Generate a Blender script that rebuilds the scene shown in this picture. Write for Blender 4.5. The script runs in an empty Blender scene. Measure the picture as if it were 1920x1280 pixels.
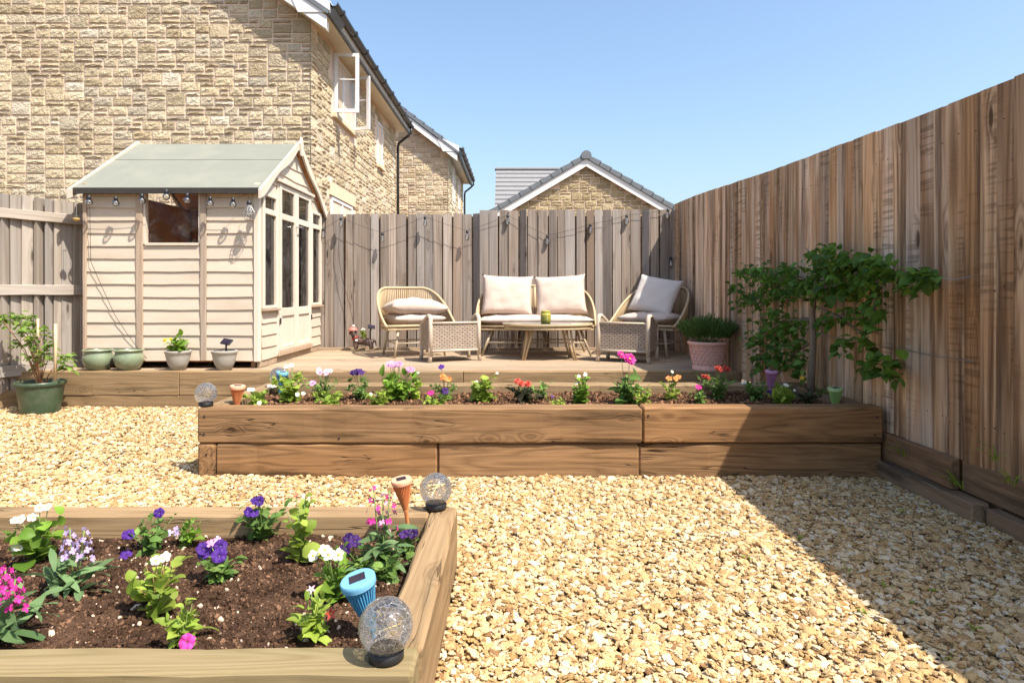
import bpy, bmesh, math, random
import numpy as np
from mathutils import Vector, Matrix, Euler, noise as mnoise

random.seed(7)
SC = bpy.context.scene
COL = SC.collection
R = math.radians

# ---------------------------------------------------------------- camera
FPX, HX, HY, CAMZ = 1200.0, 965.0, 545.0, 1.05      # focal length and vanishing point of the 1920x1280 view
cam_d = bpy.data.cameras.new('camera')
cam = bpy.data.objects.new('camera', cam_d)
COL.objects.link(cam)
cam_d.sensor_width = 36.0
cam_d.lens = 36.0 * FPX / 1920.0
cam_d.shift_x = -(HX - 960.0) / 1920.0
cam_d.shift_y = -(640.0 - HY) / 1920.0
cam_d.clip_start = 0.05
cam_d.clip_end = 1500.0
cam.location = (0, 0, CAMZ)
cam.rotation_euler = (R(90), 0, 0)
SC.camera = cam

# ---------------------------------------------------------------- sky, sun, exposure
SUN = Vector((0.515, -0.40, 1.0)).normalized()
w = bpy.data.worlds.new('World'); SC.world = w; w.use_nodes = True
nt = w.node_tree
bg = nt.nodes['Background']
sky = nt.nodes.new('ShaderNodeTexSky')
sky.sky_type = 'NISHITA'; sky.sun_disc = False
sky.sun_elevation = math.asin(SUN.z)
sky.sun_rotation = math.atan2(SUN.x, SUN.y)
sky.altitude = 0.0; sky.air_density = 1.35; sky.dust_density = 2.6; sky.ozone_density = 4.0
nt.links.new(sky.outputs[0], bg.inputs[0])
bg.inputs[1].default_value = 0.122
sun_d = bpy.data.lights.new('sun', 'SUN'); sun_d.energy = 4.5; sun_d.angle = R(0.53); sun_d.color = (1.0, 0.94, 0.85)
sun = bpy.data.objects.new('sun', sun_d); COL.objects.link(sun)
sun.rotation_euler = SUN.to_track_quat('Z', 'Y').to_euler()
sun.location = (6, -4, 12)
vs = SC.view_settings
vs.view_transform = 'Standard'; vs.look = 'None'; vs.exposure = 1.0; vs.gamma = 1.0; vs.use_curve_mapping = False
SC.cycles.max_bounces = 8; SC.cycles.transparent_max_bounces = 16
SC.cycles.caustics_reflective = False; SC.cycles.caustics_refractive = False


def P(px, py, D):
    """A point of the place: photograph column and row at distance D along the garden."""
    return Vector(((px - HX) / FPX * D, D, CAMZ - (py - HY) / FPX * D))


def PZ(px, py, z):
    """Where the sight line meets the level z."""
    D = (CAMZ - z) * FPX / (py - HY)
    return P(px, py, D)


# ---------------------------------------------------------------- object helpers
def link(o, parent=None):
    COL.objects.link(o)
    if parent is not None:
        o.parent = parent
    return o


def tag(o, label=None, cat=None, group=None, kind=None):
    if label: o['label'] = label
    if cat: o['category'] = cat
    if group: o['group'] = group
    if kind: o['kind'] = kind
    return o


def thing(name, label, cat, loc=(0, 0, 0), rz=0.0, group=None):
    o = bpy.data.objects.new(name, None)
    o.empty_display_size = 0.1
    COL.objects.link(o)
    o.location = loc; o.rotation_euler = (0, 0, rz)
    return tag(o, label, cat, group)


class MB:
    """Collects vertices and faces of ONE part."""
    def __init__(s):
        s.v = []; s.f = []

    def add(s, vs, fs):
        n = len(s.v)
        s.v.extend([tuple(p) for p in vs]); s.f.extend([tuple(i + n for i in f) for f in fs])
        return s

    def box(s, x0, x1, y0, y1, z0, z1):
        return s.add([(x0, y0, z0), (x1, y0, z0), (x1, y1, z0), (x0, y1, z0), (x0, y0, z1), (x1, y0, z1), (x1, y1, z1), (x0, y1, z1)],
                     [(0, 3, 2, 1), (4, 5, 6, 7), (0, 1, 5, 4), (1, 2, 6, 5), (2, 3, 7, 6), (3, 0, 4, 7)])

    def bbox(s, x0, x1, y0, y1, z0, z1, b=0.004):
        """Box with chamfered long edges (chamfer on every edge by three stacked rings)."""
        def ring(z, i):
            return [(x0 + i + b, y0 + i, z), (x1 - i - b, y0 + i, z), (x1 - i, y0 + i + b, z), (x1 - i, y1 - i - b, z),
                    (x1 - i - b, y1 - i, z), (x0 + i + b, y1 - i, z), (x0 + i, y1 - i - b, z), (x0 + i, y0 + i + b, z)]
        return s.sweep([ring(z0, b), ring(z0 + b, 0), ring(z1 - b, 0), ring(z1, b)])

    def sweep(s, rings, cap=True, closed=False):
        n = len(s.v); k = len(rings[0]); m = len(rings)
        for r in rings: s.v.extend([tuple(p) for p in r])
        for a in range(m if closed else m - 1):
            for b in range(k):
                c = (b + 1) % k; a2 = (a + 1) % m
                s.f.append((n + a * k + b, n + a * k + c, n + a2 * k + c, n + a2 * k + b))
        if cap and not closed:
            s.f.append(tuple(n + i for i in reversed(range(k))))
            s.f.append(tuple(n + (m - 1) * k + i for i in range(k)))
        return s

    def tube(s, pts, r, n=6, cap=True, closed=False):
        pts = [Vector(p) for p in pts]; m = len(pts)
        rr = r if isinstance(r, (list, tuple)) else [r] * m
        rings = []; up = None
        for i in range(m):
            if closed:
                d = pts[(i + 1) % m] - pts[i - 1]
            else:
                d = pts[min(i + 1, m - 1)] - pts[max(i - 1, 0)]
            d = d.normalized() if d.length > 1e-9 else Vector((0, 0, 1))
            if up is None:
                up = Vector((0, 0, 1)) if abs(d.z) < 0.9 else Vector((1, 0, 0))
            a = d.cross(up)
            if a.length < 1e-6: a = d.orthogonal()
            a.normalize(); b = d.cross(a).normalized(); up = -b if False else up
            rings.append([pts[i] + (a * math.cos(2 * math.pi * j / n) + b * math.sin(2 * math.pi * j / n)) * rr[i] for j in range(n)])
        return s.sweep(rings, cap, closed)

    def lathe(s, prof, n=24, c=(0, 0, 0), cap=True):
        c = Vector(c)
        return s.sweep([[c + Vector((r * math.cos(2 * math.pi * j / n), r * math.sin(2 * math.pi * j / n), z)) for j in range(n)] for r, z in prof], cap)

    def mesh(s, name, smooth=False):
        me = bpy.data.meshes.new(name)
        me.from_pydata(s.v, [], s.f); me.update()
        bm = bmesh.new(); bm.from_mesh(me)
        bmesh.ops.recalc_face_normals(bm, faces=bm.faces)
        bm.to_mesh(me); bm.free()
        if smooth:
            me.polygons.foreach_set('use_smooth', [True] * len(me.polygons))
        return me

    def obj(s, name, mat, parent=None, smooth=False, loc=None, rot=None):
        return mk(name, s.mesh(name, smooth), mat, parent, loc, rot)


def mk(name, me, mat, parent=None, loc=None, rot=None, scale=None, M=None):
    o = bpy.data.objects.new(name, me)
    if mat is not None and len(me.materials) == 0:
        me.materials.append(mat)
    link(o, parent)
    if M is not None: o.matrix_local = M
    if loc is not None: o.location = loc
    if rot is not None: o.rotation_euler = rot
    if scale is not None: o.scale = scale
    return o


def smooth_by_angle(me, ang=35):
    bm = bmesh.new(); bm.from_mesh(me)
    for f in bm.faces: f.smooth = True
    for e in bm.edges:
        if len(e.link_faces) == 2 and e.calc_face_angle(0) > R(ang): e.smooth = False
    bm.to_mesh(me); bm.free()


def basis(x, y, z, loc):
    m = Matrix((x, y, z)).transposed().to_4x4(); m.translation = loc
    return m


def plank_mesh(L, W, T, seg=5, jit=0.0, bev=0.004, seed=0, wedge=None, top_cut=0.0):
    """A plank along +X from 0 to L, W wide in Y, T thick in Z (0..T). wedge=(t_plusY, t_minusY, back_plusY) gives a feather edge."""
    rnd = random.Random(seed)
    mb = MB(); rings = []
    for i in range(seg + 1):
        x = L * i / seg
        if 0 < i < seg: x += rnd.uniform(-0.2, 0.2) * L / seg
        e0 = rnd.uniform(-jit, jit); e1 = rnd.uniform(-jit, jit); t = rnd.uniform(-jit, jit) * 0.5
        h = W / 2
        if wedge:
            tp, tm, bk = wedge
            ring = [(x, h + e0, bk), (x, h + e0, bk + tp), (x, -h + e1, tm), (x, -h + e1, 0)]
        else:
            b = bev
            ring = [(x, h + e0, b), (x, h + e0, T - b + t), (x, h - b + e0, T + t), (x, -h + b + e1, T + t), (x, -h + e1, T - b + t), (x, -h + e1, b), (x, -h + b + e1, 0), (x, h - b + e0, 0)]
            if bev > 0 and i in (0, seg):
                k = bev if i == 0 else -bev
                ring = [(px + 0, py * (1 - bev / h), pz + (bev if pz < T / 2 else -bev) * 0.7) for px, py, pz in ring]
        rings.append(ring)
    if not wedge and bev > 0 and seg >= 2:
        # a chamfer ring next to both ends
        def shift(r, x): return [(x, py, pz) for _, py, pz in r]
        rings.insert(1, shift(rings[1], bev)); rings.insert(-1, shift(rings[-2], L - bev))
    mb.sweep(rings)
    return mb.mesh('plank')

# ---------------------------------------------------------------- materials
class NT:
    def __init__(s, name):
        s.m = bpy.data.materials.new(name); s.m.use_nodes = True
        s.t = s.m.node_tree; s.b = s.t.nodes['Principled BSDF']; s.out = s.t.nodes['Material Output']

    def n(s, typ, ins=None, **kw):
        nd = s.t.nodes.new(typ)
        for k, v in kw.items(): setattr(nd, k, v)
        for k, v in (ins or {}).items():
            s.set(nd.inputs[k], v)
        return nd

    def set(s, sock, v):
        if isinstance(v, bpy.types.NodeSocket): s.t.links.new(v, sock)
        elif isinstance(v, (tuple, list)) and len(v) == 3 and sock.type == 'RGBA': sock.default_value = (*v, 1)
        else: sock.default_value = v

    def math(s, op, a, b=0.0, c=0.0, clamp=False):
        return s.n('ShaderNodeMath', {0: a, 1: b, 2: c}, operation=op, use_clamp=clamp).outputs[0]

    def vmath(s, op, a, b=(0, 0, 0)):
        nd = s.n('ShaderNodeVectorMath', {0: a, 1: b}, operation=op)
        return nd.outputs[0]

    def mix(s, f, a, b, mode='MIX'):
        nd = s.n('ShaderNodeMix', data_type='RGBA', blend_type=mode)
        s.set(nd.inputs[0], f); s.set(nd.inputs[6], a); s.set(nd.inputs[7], b)
        return nd.outputs[2]

    def noise(s, vec, scale=1.0, detail=3.0, rough=0.55, dist=0.0):
        return s.n('ShaderNodeTexNoise', {'Vector': vec, 'Scale': scale, 'Detail': detail, 'Roughness': rough, 'Distortion': dist}).outputs['Fac']

    def ramp(s, fac, stops, interp='LINEAR'):
        nd = s.n('ShaderNodeValToRGB', {0: fac}); cr = nd.color_ramp; cr.interpolation = interp
        while len(cr.elements) < len(stops): cr.elements.new(0.5)
        for e, (p, c) in zip(cr.elements, stops):
            e.position = p; e.color = (*c, 1) if not isinstance(c, float) else (c, c, c, 1)
        return nd.outputs[0]

    def step(s, v, a, b):
        nd = s.n('ShaderNodeMapRange', {0: v, 1: a, 2: b, 3: 0.0, 4: 1.0}, interpolation_type='SMOOTHSTEP')
        return nd.outputs[0]

    def coords(s, rnd=True):
        c = s.n('ShaderNodeTexCoord').outputs['Object']
        r = s.n('ShaderNodeObjectInfo').outputs['Random']
        if rnd:
            off = s.n('ShaderNodeCombineXYZ', {0: s.math('MULTIPLY', r, 37.0), 1: s.math('MULTIPLY', r, 91.0), 2: s.math('MULTIPLY', r, 53.0)}).outputs[0]
            c = s.vmath('ADD', c, off)
        return c, r

    def bump(s, h, strength=0.3, dist=0.01):
        b = s.n('ShaderNodeBump', {'Height': h, 'Strength': strength, 'Distance': dist}).outputs[0]
        s.set(s.b.inputs['Normal'], b)

    def done(s, col=None, rough=None, spec=0.3):
        if col is not None: s.set(s.b.inputs['Base Color'], col)
        if rough is not None: s.set(s.b.inputs['Roughness'], rough)
        s.b.inputs['Specular IOR Level'].default_value = spec
        return s.m


def frac(k, r, m):
    return k.math('FRACT', k.math('MULTIPLY', r, m))


def wood(name, dark, light, grey, grey_amt=0.4, tint=0.18, alt=None, alt_amt=0.5, knots=0.55, stain=None, stain_amt=0.0,
         ring=9.0, rough=0.75, bump=0.35, fine=110.0, contrast=1.0, saw=0.0, red=None, dim=1.0, crack=0.0, damp=None, stain_at=0.52):
    sc = lambda c: None if c is None else tuple(x * dim for x in c)
    dark, light, grey, alt, stain, red = map(sc, (dark, light, grey, alt, stain, red))
    k = NT(name)
    c, r = k.coords()
    # knots: sparse cells stretched along the grain (grain runs along local X)
    vor = k.n('ShaderNodeTexVoronoi', {'Vector': k.vmath('MULTIPLY', c, (3.6, 8.5, 8.5)), 'Scale': 1.0, 'Randomness': 1.0})
    dist = vor.outputs['Distance']
    sel = k.math('GREATER_THAN', k.n('ShaderNodeSeparateColor', {0: vor.outputs['Color']}).outputs[0], 1.0 - knots * 0.55)
    near = k.math('MULTIPLY', k.math('SUBTRACT', 1.0, k.step(dist, 0.05, 0.42)), sel)
    core = k.math('MULTIPLY', k.math('SUBTRACT', 1.0, k.step(dist, 0.07, 0.13)), sel)
    # growth rings as contour lines of a stretched noise, bent round the knots
    n0 = k.noise(k.vmath('MULTIPLY', c, (0.55, 7.0, 7.0)), 1.0, 2.0, 0.5)
    n0 = k.math('ADD', n0, k.math('MULTIPLY', near, 0.22))
    rings = k.math('PINGPONG', k.math('MULTIPLY', n0, ring), 0.5)
    rings = k.math('MULTIPLY', rings, 2.0)
    rings = k.math('POWER', rings, 0.7)
    streak = k.noise(k.vmath('MULTIPLY', c, (2.2, fine, fine)), 1.0, 3.0, 0.6)
    streak2 = k.noise(k.vmath('MULTIPLY', c, (0.9, 22.0, 22.0)), 1.0, 3.0, 0.55)
    g = k.math('ADD', k.math('MULTIPLY', rings, 0.33), k.math('ADD', k.math('MULTIPLY', streak, 0.42), k.math('MULTIPLY', streak2, 0.56)))
    g = k.math('MULTIPLY_ADD', k.math('SUBTRACT', g, 0.62), 1.25 * contrast, 0.55)
    g = k.math('MAXIMUM', k.math('MINIMUM', g, 1.0), 0.0)
    col = k.mix(g, dark, light)
    if alt is not None:
        a = k.math('MULTIPLY', k.step(frac(k, r, 7.31), 0.35, 0.95), alt_amt)
        col = k.mix(a, col, k.mix(g, tuple(x * 0.7 for x in alt), alt))
    blot = k.noise(k.vmath('MULTIPLY', c, (1.1, 5.0, 5.0)), 1.0, 4.0, 0.6)
    ga = k.math('MULTIPLY', k.step(k.math('ADD', blot, k.math('MULTIPLY', k.math('SUBTRACT', frac(k, r, 3.77), 0.5), 0.45)), 0.35, 0.75), grey_amt)
    col = k.mix(ga, col, k.mix(g, tuple(x * 0.62 for x in grey), grey))
    if stain is not None:
        st = k.noise(k.vmath('MULTIPLY', k.vmath('ADD', c, (5, 9, 3)), (0.8, 9.0, 9.0)), 1.0, 5.0, 0.65)
        col = k.mix(k.math('MULTIPLY', k.step(st, stain_at, stain_at + 0.17), stain_amt), col, stain)
    if red is not None:
        st = k.noise(k.vmath('MULTIPLY', k.vmath('ADD', c, (15, 2, 7)), (0.7, 12.0, 12.0)), 1.0, 4.0, 0.6)
        col = k.mix(k.math('MULTIPLY', k.step(st, 0.55, 0.72), 0.7), col, red)
    if damp is not None:      # orange brown weather patches scattered along the board
        dn = k.noise(k.vmath('MULTIPLY', k.vmath('ADD', c, (3, 1, 6)), (1.4, 9.0, 9.0)), 1.0, 4.0, 0.6)
        col = k.mix(k.math('MULTIPLY', k.step(dn, 0.46, 0.62), 0.55), col, k.mix(g, tuple(x * 0.45 for x in damp), tuple(x * 1.5 for x in damp)))
    if saw > 0:
        sw = k.noise(k.vmath('MULTIPLY', c, (95.0, 3.0, 3.0)), 1.0, 2.0, 0.5)
        sm = k.step(k.noise(k.vmath('MULTIPLY', c, (1.3, 3.0, 3.0)), 1.0, 2.0), 0.52, 0.66)
        col = k.mix(k.math('MULTIPLY', k.math('MULTIPLY', k.step(sw, 0.5, 0.62), sm), saw), col, tuple(x * 0.45 for x in dark))
    if crack > 0:
        cn = k.noise(k.vmath('MULTIPLY', k.vmath('ADD', c, (2, 4, 8)), (0.9, 13.0, 13.0)), 1.0, 3.0, 0.5)
        ck = k.math('MULTIPLY', k.math('SUBTRACT', 1.0, k.step(k.math('ABSOLUTE', k.math('SUBTRACT', cn, 0.5)), 0.0, 0.010)), k.step(k.noise(k.vmath('MULTIPLY', c, (1.6, 4.0, 4.0)), 1.0, 2.0), 0.5, 0.6))
        col = k.mix(k.math('MULTIPLY', ck, crack), col, tuple(x * 0.2 for x in dark))
    col = k.mix(k.math('MULTIPLY', near, 0.35), col, tuple(x * 0.75 for x in dark))
    col = k.mix(k.math('MULTIPLY', core, 0.85), col, tuple(x * 0.38 for x in dark))
    v = k.math('MULTIPLY_ADD', k.math('SUBTRACT', frac(k, r, 13.7), 0.5), 2 * tint, 1.0)
    hs = k.n('ShaderNodeHueSaturation', {'Hue': 0.5, 'Saturation': 1.0, 'Value': v, 'Color': col}).outputs[0]
    h = k.math('ADD', k.math('MULTIPLY', g, 0.7), k.math('MULTIPLY', core, -0.5))
    if crack > 0: h = k.math('SUBTRACT', h, k.math('MULTIPLY', ck, 1.5))
    k.bump(h, bump, 0.004)
    return k.done(hs, rough, 0.25)


def plain(name, col, rough=0.5, var=0.08, nscale=12.0, bump=0.0, spec=0.4, metal=0.0, rvar=0.1, bscale=None, dirt=None, dirt_amt=0.4):
    k = NT(name)
    c, r = k.coords()
    n = k.noise(c, nscale, 4.0, 0.6)
    f = k.math('MULTIPLY_ADD', k.math('SUBTRACT', n, 0.5), 4 * var, 1.0)
    cc = k.mix(1.0, col, k.n('ShaderNodeCombineColor', {0: f, 1: f, 2: f}).outputs[0], 'MULTIPLY')
    if dirt is not None:
        d = k.step(k.noise(k.vmath('ADD', c, (3, 8, 1)), nscale * 0.4, 5.0, 0.65), 0.48, 0.72)
        cc = k.mix(k.math('MULTIPLY', d, dirt_amt), cc, dirt)
    if bump > 0: k.bump(k.noise(c, bscale or nscale * 4, 3.0, 0.6), bump, 0.004)
    k.b.inputs['Metallic'].default_value = metal
    return k.done(cc, k.math('MULTIPLY_ADD', n, rvar, rough - rvar / 2), spec)


def leafmat(name, col, col2, trans=0.35, rough=0.42, vein=0.15, spec=0.2):
    rough = rough + 0.1
    k = NT(name)
    c, r = k.coords(False)
    isl = k.n('ShaderNodeNewGeometry').outputs['Random Per Island']
    q = k.math('FRACT', k.math('ADD', k.math('MULTIPLY', r, 5.7), isl))
    base = k.mix(q, col, col2)
    nz = k.noise(k.vmath('MULTIPLY', c, (9, 9, 9)), 3.0, 3.0)
    base = k.mix(k.math('MULTIPLY', nz, vein * 2), base, tuple(x * 0.55 for x in col))
    base = k.n('ShaderNodeHueSaturation', {'Value': k.math('MULTIPLY_ADD', frac(k, q, 3.3), 0.6, 0.7), 'Color': base}).outputs[0]
    k.done(base, rough, spec)
    tr = k.n('ShaderNodeBsdfTranslucent', {'Color': k.mix(0.5, base, tuple(min(1, x * 1.6) for x in col2))})
    mx = k.n('ShaderNodeMixShader', {0: trans, 1: k.b.outputs[0], 2: tr.outputs[0]})
    k.t.links.new(mx.outputs[0], k.out.inputs[0])
    return k.m


def petal(name, col, col2=None, trans=0.3):
    k = NT(name)
    c, r = k.coords(False)
    isl = k.n('ShaderNodeNewGeometry').outputs['Random Per Island']
    q = k.math('FRACT', k.math('ADD', k.math('MULTIPLY', r, 3.1), isl))
    base = k.mix(q, col, col2 or tuple(min(1, x * 1.25 + 0.02) for x in col))
    k.done(base, 0.55, 0.2)
    tr = k.n('ShaderNodeBsdfTranslucent', {'Color': base})
    mx = k.n('ShaderNodeMixShader', {0: trans, 1: k.b.outputs[0], 2: tr.outputs[0]})
    k.t.links.new(mx.outputs[0], k.out.inputs[0])
    return k.m


def glassmat(name, tint=(1, 1, 1), refl=1.0, rough=0.02, dirt=0.0, wob=0.0):
    k = NT(name); k.t.nodes.remove(k.b)
    tr = k.n('ShaderNodeBsdfTransparent', {'Color': tint})
    gl = k.n('ShaderNodeBsdfGlossy', {'Color': (1, 1, 1), 'Roughness': rough})
    fr = k.n('ShaderNodeFresnel', {'IOR': 1.5})
    if wob > 0:
        c = k.n('ShaderNodeTexCoord').outputs['Object']
        b = k.n('ShaderNodeBump', {'Height': k.noise(c, 4.0, 2.0), 'Strength': wob, 'Distance': 0.05})
        k.t.links.new(b.outputs[0], gl.inputs['Normal']); k.t.links.new(b.outputs[0], fr.inputs['Normal'])
    f = k.math('MULTIPLY', fr.outputs[0], refl, clamp=True)
    mx = k.n('ShaderNodeMixShader', {0: f, 1: tr.outputs[0], 2: gl.outputs[0]})
    sh = mx.outputs[0]
    if dirt > 0:
        c = k.n('ShaderNodeTexCoord').outputs['Object']
        df = k.n('ShaderNodeBsdfDiffuse', {'Color': (0.75, 0.72, 0.66)})
        sh = k.n('ShaderNodeMixShader', {0: k.math('MULTIPLY', k.step(k.noise(c, 6.0, 5.0, 0.65, 0.8), 0.45, 0.75), dirt), 1: sh, 2: df.outputs[0]}).outputs[0]
    k.t.links.new(sh, k.out.inputs[0])
    return k.m


def stonemat(name, cols, mort=False):
    k = NT(name)
    c, r = k.coords(False)
    isl = k.n('ShaderNodeNewGeometry').outputs['Random Per Island']
    geo = k.n('ShaderNodeNewGeometry').outputs['Position']
    q = k.math('FRACT', k.math('ADD', k.math('MULTIPLY', r, 5.7), isl))
    base = k.ramp(q, [(i / (len(cols) - 1), cc) for i, cc in enumerate(cols)])
    n1 = k.noise(geo, 7.0, 5.0, 0.65)
    base = k.mix(k.step(n1, 0.35, 0.75), k.mix(0.3, base, (0.40, 0.29, 0.15)), base)
    n2 = k.noise(geo, 38.0, 4.0, 0.7)
    base = k.mix(k.math('MULTIPLY', k.step(n2, 0.42, 0.62), 0.3), base, (0.62, 0.50, 0.34))
    pit = k.step(k.noise(geo, 60.0, 3.0, 0.6), 0.30, 0.42)
    base = k.mix(k.math('MULTIPLY', k.math('SUBTRACT', 1.0, pit), 0.35), base, (0.2, 0.14, 0.08))
    k.bump(k.math('ADD', k.math('MULTIPLY', n2, 1.2), k.math('MULTIPLY', k.noise(geo, 19.0, 4.0, 0.65), 2.0)), 1.0, 0.02)
    base = k.n('ShaderNodeHueSaturation', {'Value': k.math('MULTIPLY_ADD', k.math('FRACT', k.math('MULTIPLY', q, 7.7)), 0.42, 0.80), 'Color': base}).outputs[0]
    return k.done(base, 0.9, 0.15)


# colours
M = {}
M['fence_back'] = wood('weathered fence wood', (0.16, 0.115, 0.085), (0.45, 0.365, 0.295), (0.43, 0.385, 0.35), 0.8, 0.26, alt=(0.36, 0.245, 0.165), alt_amt=0.8, knots=1.0, ring=6.0, fine=90, contrast=1.25, dim=0.76)
M['fence_right'] = wood('brown fence wood', (0.15, 0.075, 0.033), (0.70, 0.485, 0.30), (0.70, 0.575, 0.465), 0.7, 0.34, alt=(0.50, 0.27, 0.11), alt_amt=0.7, damp=(0.27, 0.135, 0.055), knots=0.65,
                        fine=65.0, stain_at=0.475, stain=(0.10, 0.058, 0.036), stain_amt=0.85, ring=8.0, contrast=1.9, saw=0.45, red=(0.38, 0.20, 0.085))
M['fence_left'] = wood('pale weathered fence wood', (0.19, 0.148, 0.11), (0.40, 0.34, 0.28), (0.40, 0.36, 0.325), 0.7, 0.18, knots=0.55, ring=6.0)
M['sleeper'] = wood('brown sleeper wood', (0.15, 0.068, 0.024), (0.42, 0.225, 0.095), (0.30, 0.20, 0.11), 0.35, 0.12, knots=0.6, ring=11.0, bump=0.8, stain=(0.09, 0.048, 0.018), stain_amt=0.9, contrast=1.35, dim=0.78, crack=1.0)
M['sleeper_pale'] = wood('sunbleached sleeper wood', (0.26, 0.15, 0.065), (0.50, 0.335, 0.175), (0.44, 0.32, 0.19), 0.4, 0.12, knots=0.35, ring=14.0, bump=0.5, stain=(0.17, 0.11, 0.05), stain_amt=0.7, contrast=1.2, dim=0.60, crack=0.8)
M['sleeper_green'] = wood('algae stained sleeper wood', (0.25, 0.18, 0.07), (0.50, 0.38, 0.20), (0.30, 0.28, 0.10), 0.8, 0.12, knots=0.35, ring=14.0, bump=0.5, stain=(0.17, 0.17, 0.05), stain_amt=0.8, dim=0.52)
M['deck'] = wood('pale decking wood', (0.25, 0.165, 0.095), (0.53, 0.385, 0.25), (0.47, 0.37, 0.265), 0.5, 0.17, knots=0.35, ring=7.0, fine=70, bump=0.6, dim=0.8)
M['gravelboard'] = wood('dark damp board wood', (0.10, 0.055, 0.028), (0.32, 0.185, 0.098), (0.25, 0.19, 0.13), 0.4, 0.15, knots=0.3, ring=10.0, stain=(0.05, 0.038, 0.026), stain_amt=0.8)
M['batten'] = wood('brown batten wood', (0.27, 0.175, 0.11), (0.43, 0.315, 0.22), (0.40, 0.34, 0.28), 0.5, 0.12, knots=0.4)


def paint_wood(name, col, dirt, amt=0.35, bump=0.35):
    k = NT(name)
    c, r = k.coords()
    st = k.noise(k.vmath('MULTIPLY', c, (2.0, 70.0, 70.0)), 1.0, 3.0, 0.6)
    bl = k.noise(k.vmath('MULTIPLY', c, (1.6, 5.0, 5.0)), 1.0, 5.0, 0.65)
    cc = k.mix(k.math('MULTIPLY', k.step(bl, 0.42, 0.8), amt), col, dirt)
    cc = k.mix(k.math('MULTIPLY', k.step(st, 0.5, 0.75), 0.25), cc, dirt)
    v = k.math('MULTIPLY_ADD', k.math('SUBTRACT', frac(k, r, 9.1), 0.5), 0.14, 1.0)
    cc = k.n('ShaderNodeHueSaturation', {'Value': v, 'Color': cc}).outputs[0]
    k.bump(st, bump, 0.003)
    return k.done(cc, 0.65, 0.25)


M['shed'] = paint_wood('faded cream shed paint', (0.55, 0.46, 0.36), (0.40, 0.31, 0.22), 0.55)
M['shed_trim'] = paint_wood('cream trim paint', (0.60, 0.52, 0.42), (0.46, 0.375, 0.28), 0.3)
M['shed_inside'] = wood('bare orange brown boards', (0.38, 0.15, 0.055), (0.72, 0.34, 0.14), (0.52, 0.26, 0.12), 0.2, 0.1, knots=0.7)
M['cane'] = plain('bamboo cane', (0.55, 0.40, 0.24), 0.6, 0.12, 40)


def felt():
    k = NT('grey green mineral felt')
    c, r = k.coords()
    n = k.noise(c, 260.0, 2.0, 0.7); b = k.noise(c, 3.0, 4.0, 0.6)
    cc = k.mix(n, (0.14, 0.145, 0.12), (0.255, 0.26, 0.215))
    cc = k.mix(k.math('MULTIPLY', k.step(b, 0.4, 0.7), 0.3), cc, (0.29, 0.275, 0.225))
    k.bump(n, 0.4, 0.003)
    return k.done(cc, 0.95, 0.1)


M['felt'] = felt()
M['felt_edge'] = plain('dark felt edge', (0.035, 0.03, 0.025), 0.9, 0.2, 30)
M['stone'] = stonemat('buff rough stone', [(0.58, 0.47, 0.30), (0.69, 0.58, 0.40), (0.54, 0.42, 0.255), (0.70, 0.63, 0.51), (0.62, 0.51, 0.335), (0.74, 0.63, 0.46), (0.56, 0.46, 0.305)])
M['stone_far'] = stonemat('ochre rough stone', [(0.40, 0.31, 0.17), (0.50, 0.40, 0.23), (0.36, 0.27, 0.14), (0.47, 0.39, 0.25), (0.42, 0.33, 0.19)])
M['mortar'] = plain('pinkish mortar', (0.68, 0.52, 0.40), 0.95, 0.1, 30, 0.3)
M['upvc'] = plain('white plastic', (0.70, 0.69, 0.67), 0.35, 0.02, 5)
M['soffit'] = plain('cream soffit board', (0.72, 0.66, 0.53), 0.5, 0.05, 5)
M['gutter'] = plain('black plastic gutter', (0.022, 0.02, 0.02), 0.35, 0.2, 10, spec=0.5)
M['tile'] = plain('slate grey roof tile', (0.135, 0.15, 0.165), 0.7, 0.12, 8, 0.2)
M['tile_far'] = plain('grey brown roof tile', (0.215, 0.21, 0.212), 0.8, 0.1, 8, 0.2)
M['lintel'] = plain('smooth cast stone', (0.62, 0.50, 0.34), 0.8, 0.05, 10)
M['pane_dark'] = plain('dark window glass', (0.03, 0.04, 0.055), 0.05, 0.1, 2, spec=0.8)
M['glass'] = glassmat('window glass', (0.93, 0.94, 0.93), 1.0, 0.02, 0.05)
M['plastic_sheet'] = glassmat('creased plastic window', (0.96, 0.92, 0.90), 0.25, 0.12, 0.07, 0.35)
M['bulb_glass'] = glassmat('bulb glass', (0.95, 0.95, 0.9), 3.5, 0.03)
M['black'] = plain('black plastic', (0.02, 0.02, 0.022), 0.45, 0.15, 20)
M['wire'] = plain('dark cable', (0.03, 0.027, 0.025), 0.6, 0.1, 20)
M['steel'] = plain('galvanised wire', (0.45, 0.43, 0.40), 0.4, 0.1, 20, metal=0.8)
M['rope'] = plain('natural rope weave', (0.42, 0.30, 0.165), 0.7, 0.12, 60, 0.4)
M['rattan'] = plain('honey rattan cane', (0.47, 0.345, 0.20), 0.55, 0.12, 40, 0.15)
M['metal_leg'] = plain('wood effect leg', (0.44, 0.345, 0.235), 0.5, 0.1, 25)
M['gold'] = plain('gold wire', (0.75, 0.5, 0.15), 0.3, 0.05, 20, metal=0.9)
M['pebble'] = plain('pale grit', (0.55, 0.42, 0.30), 0.9, 0.3, 60)


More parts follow.
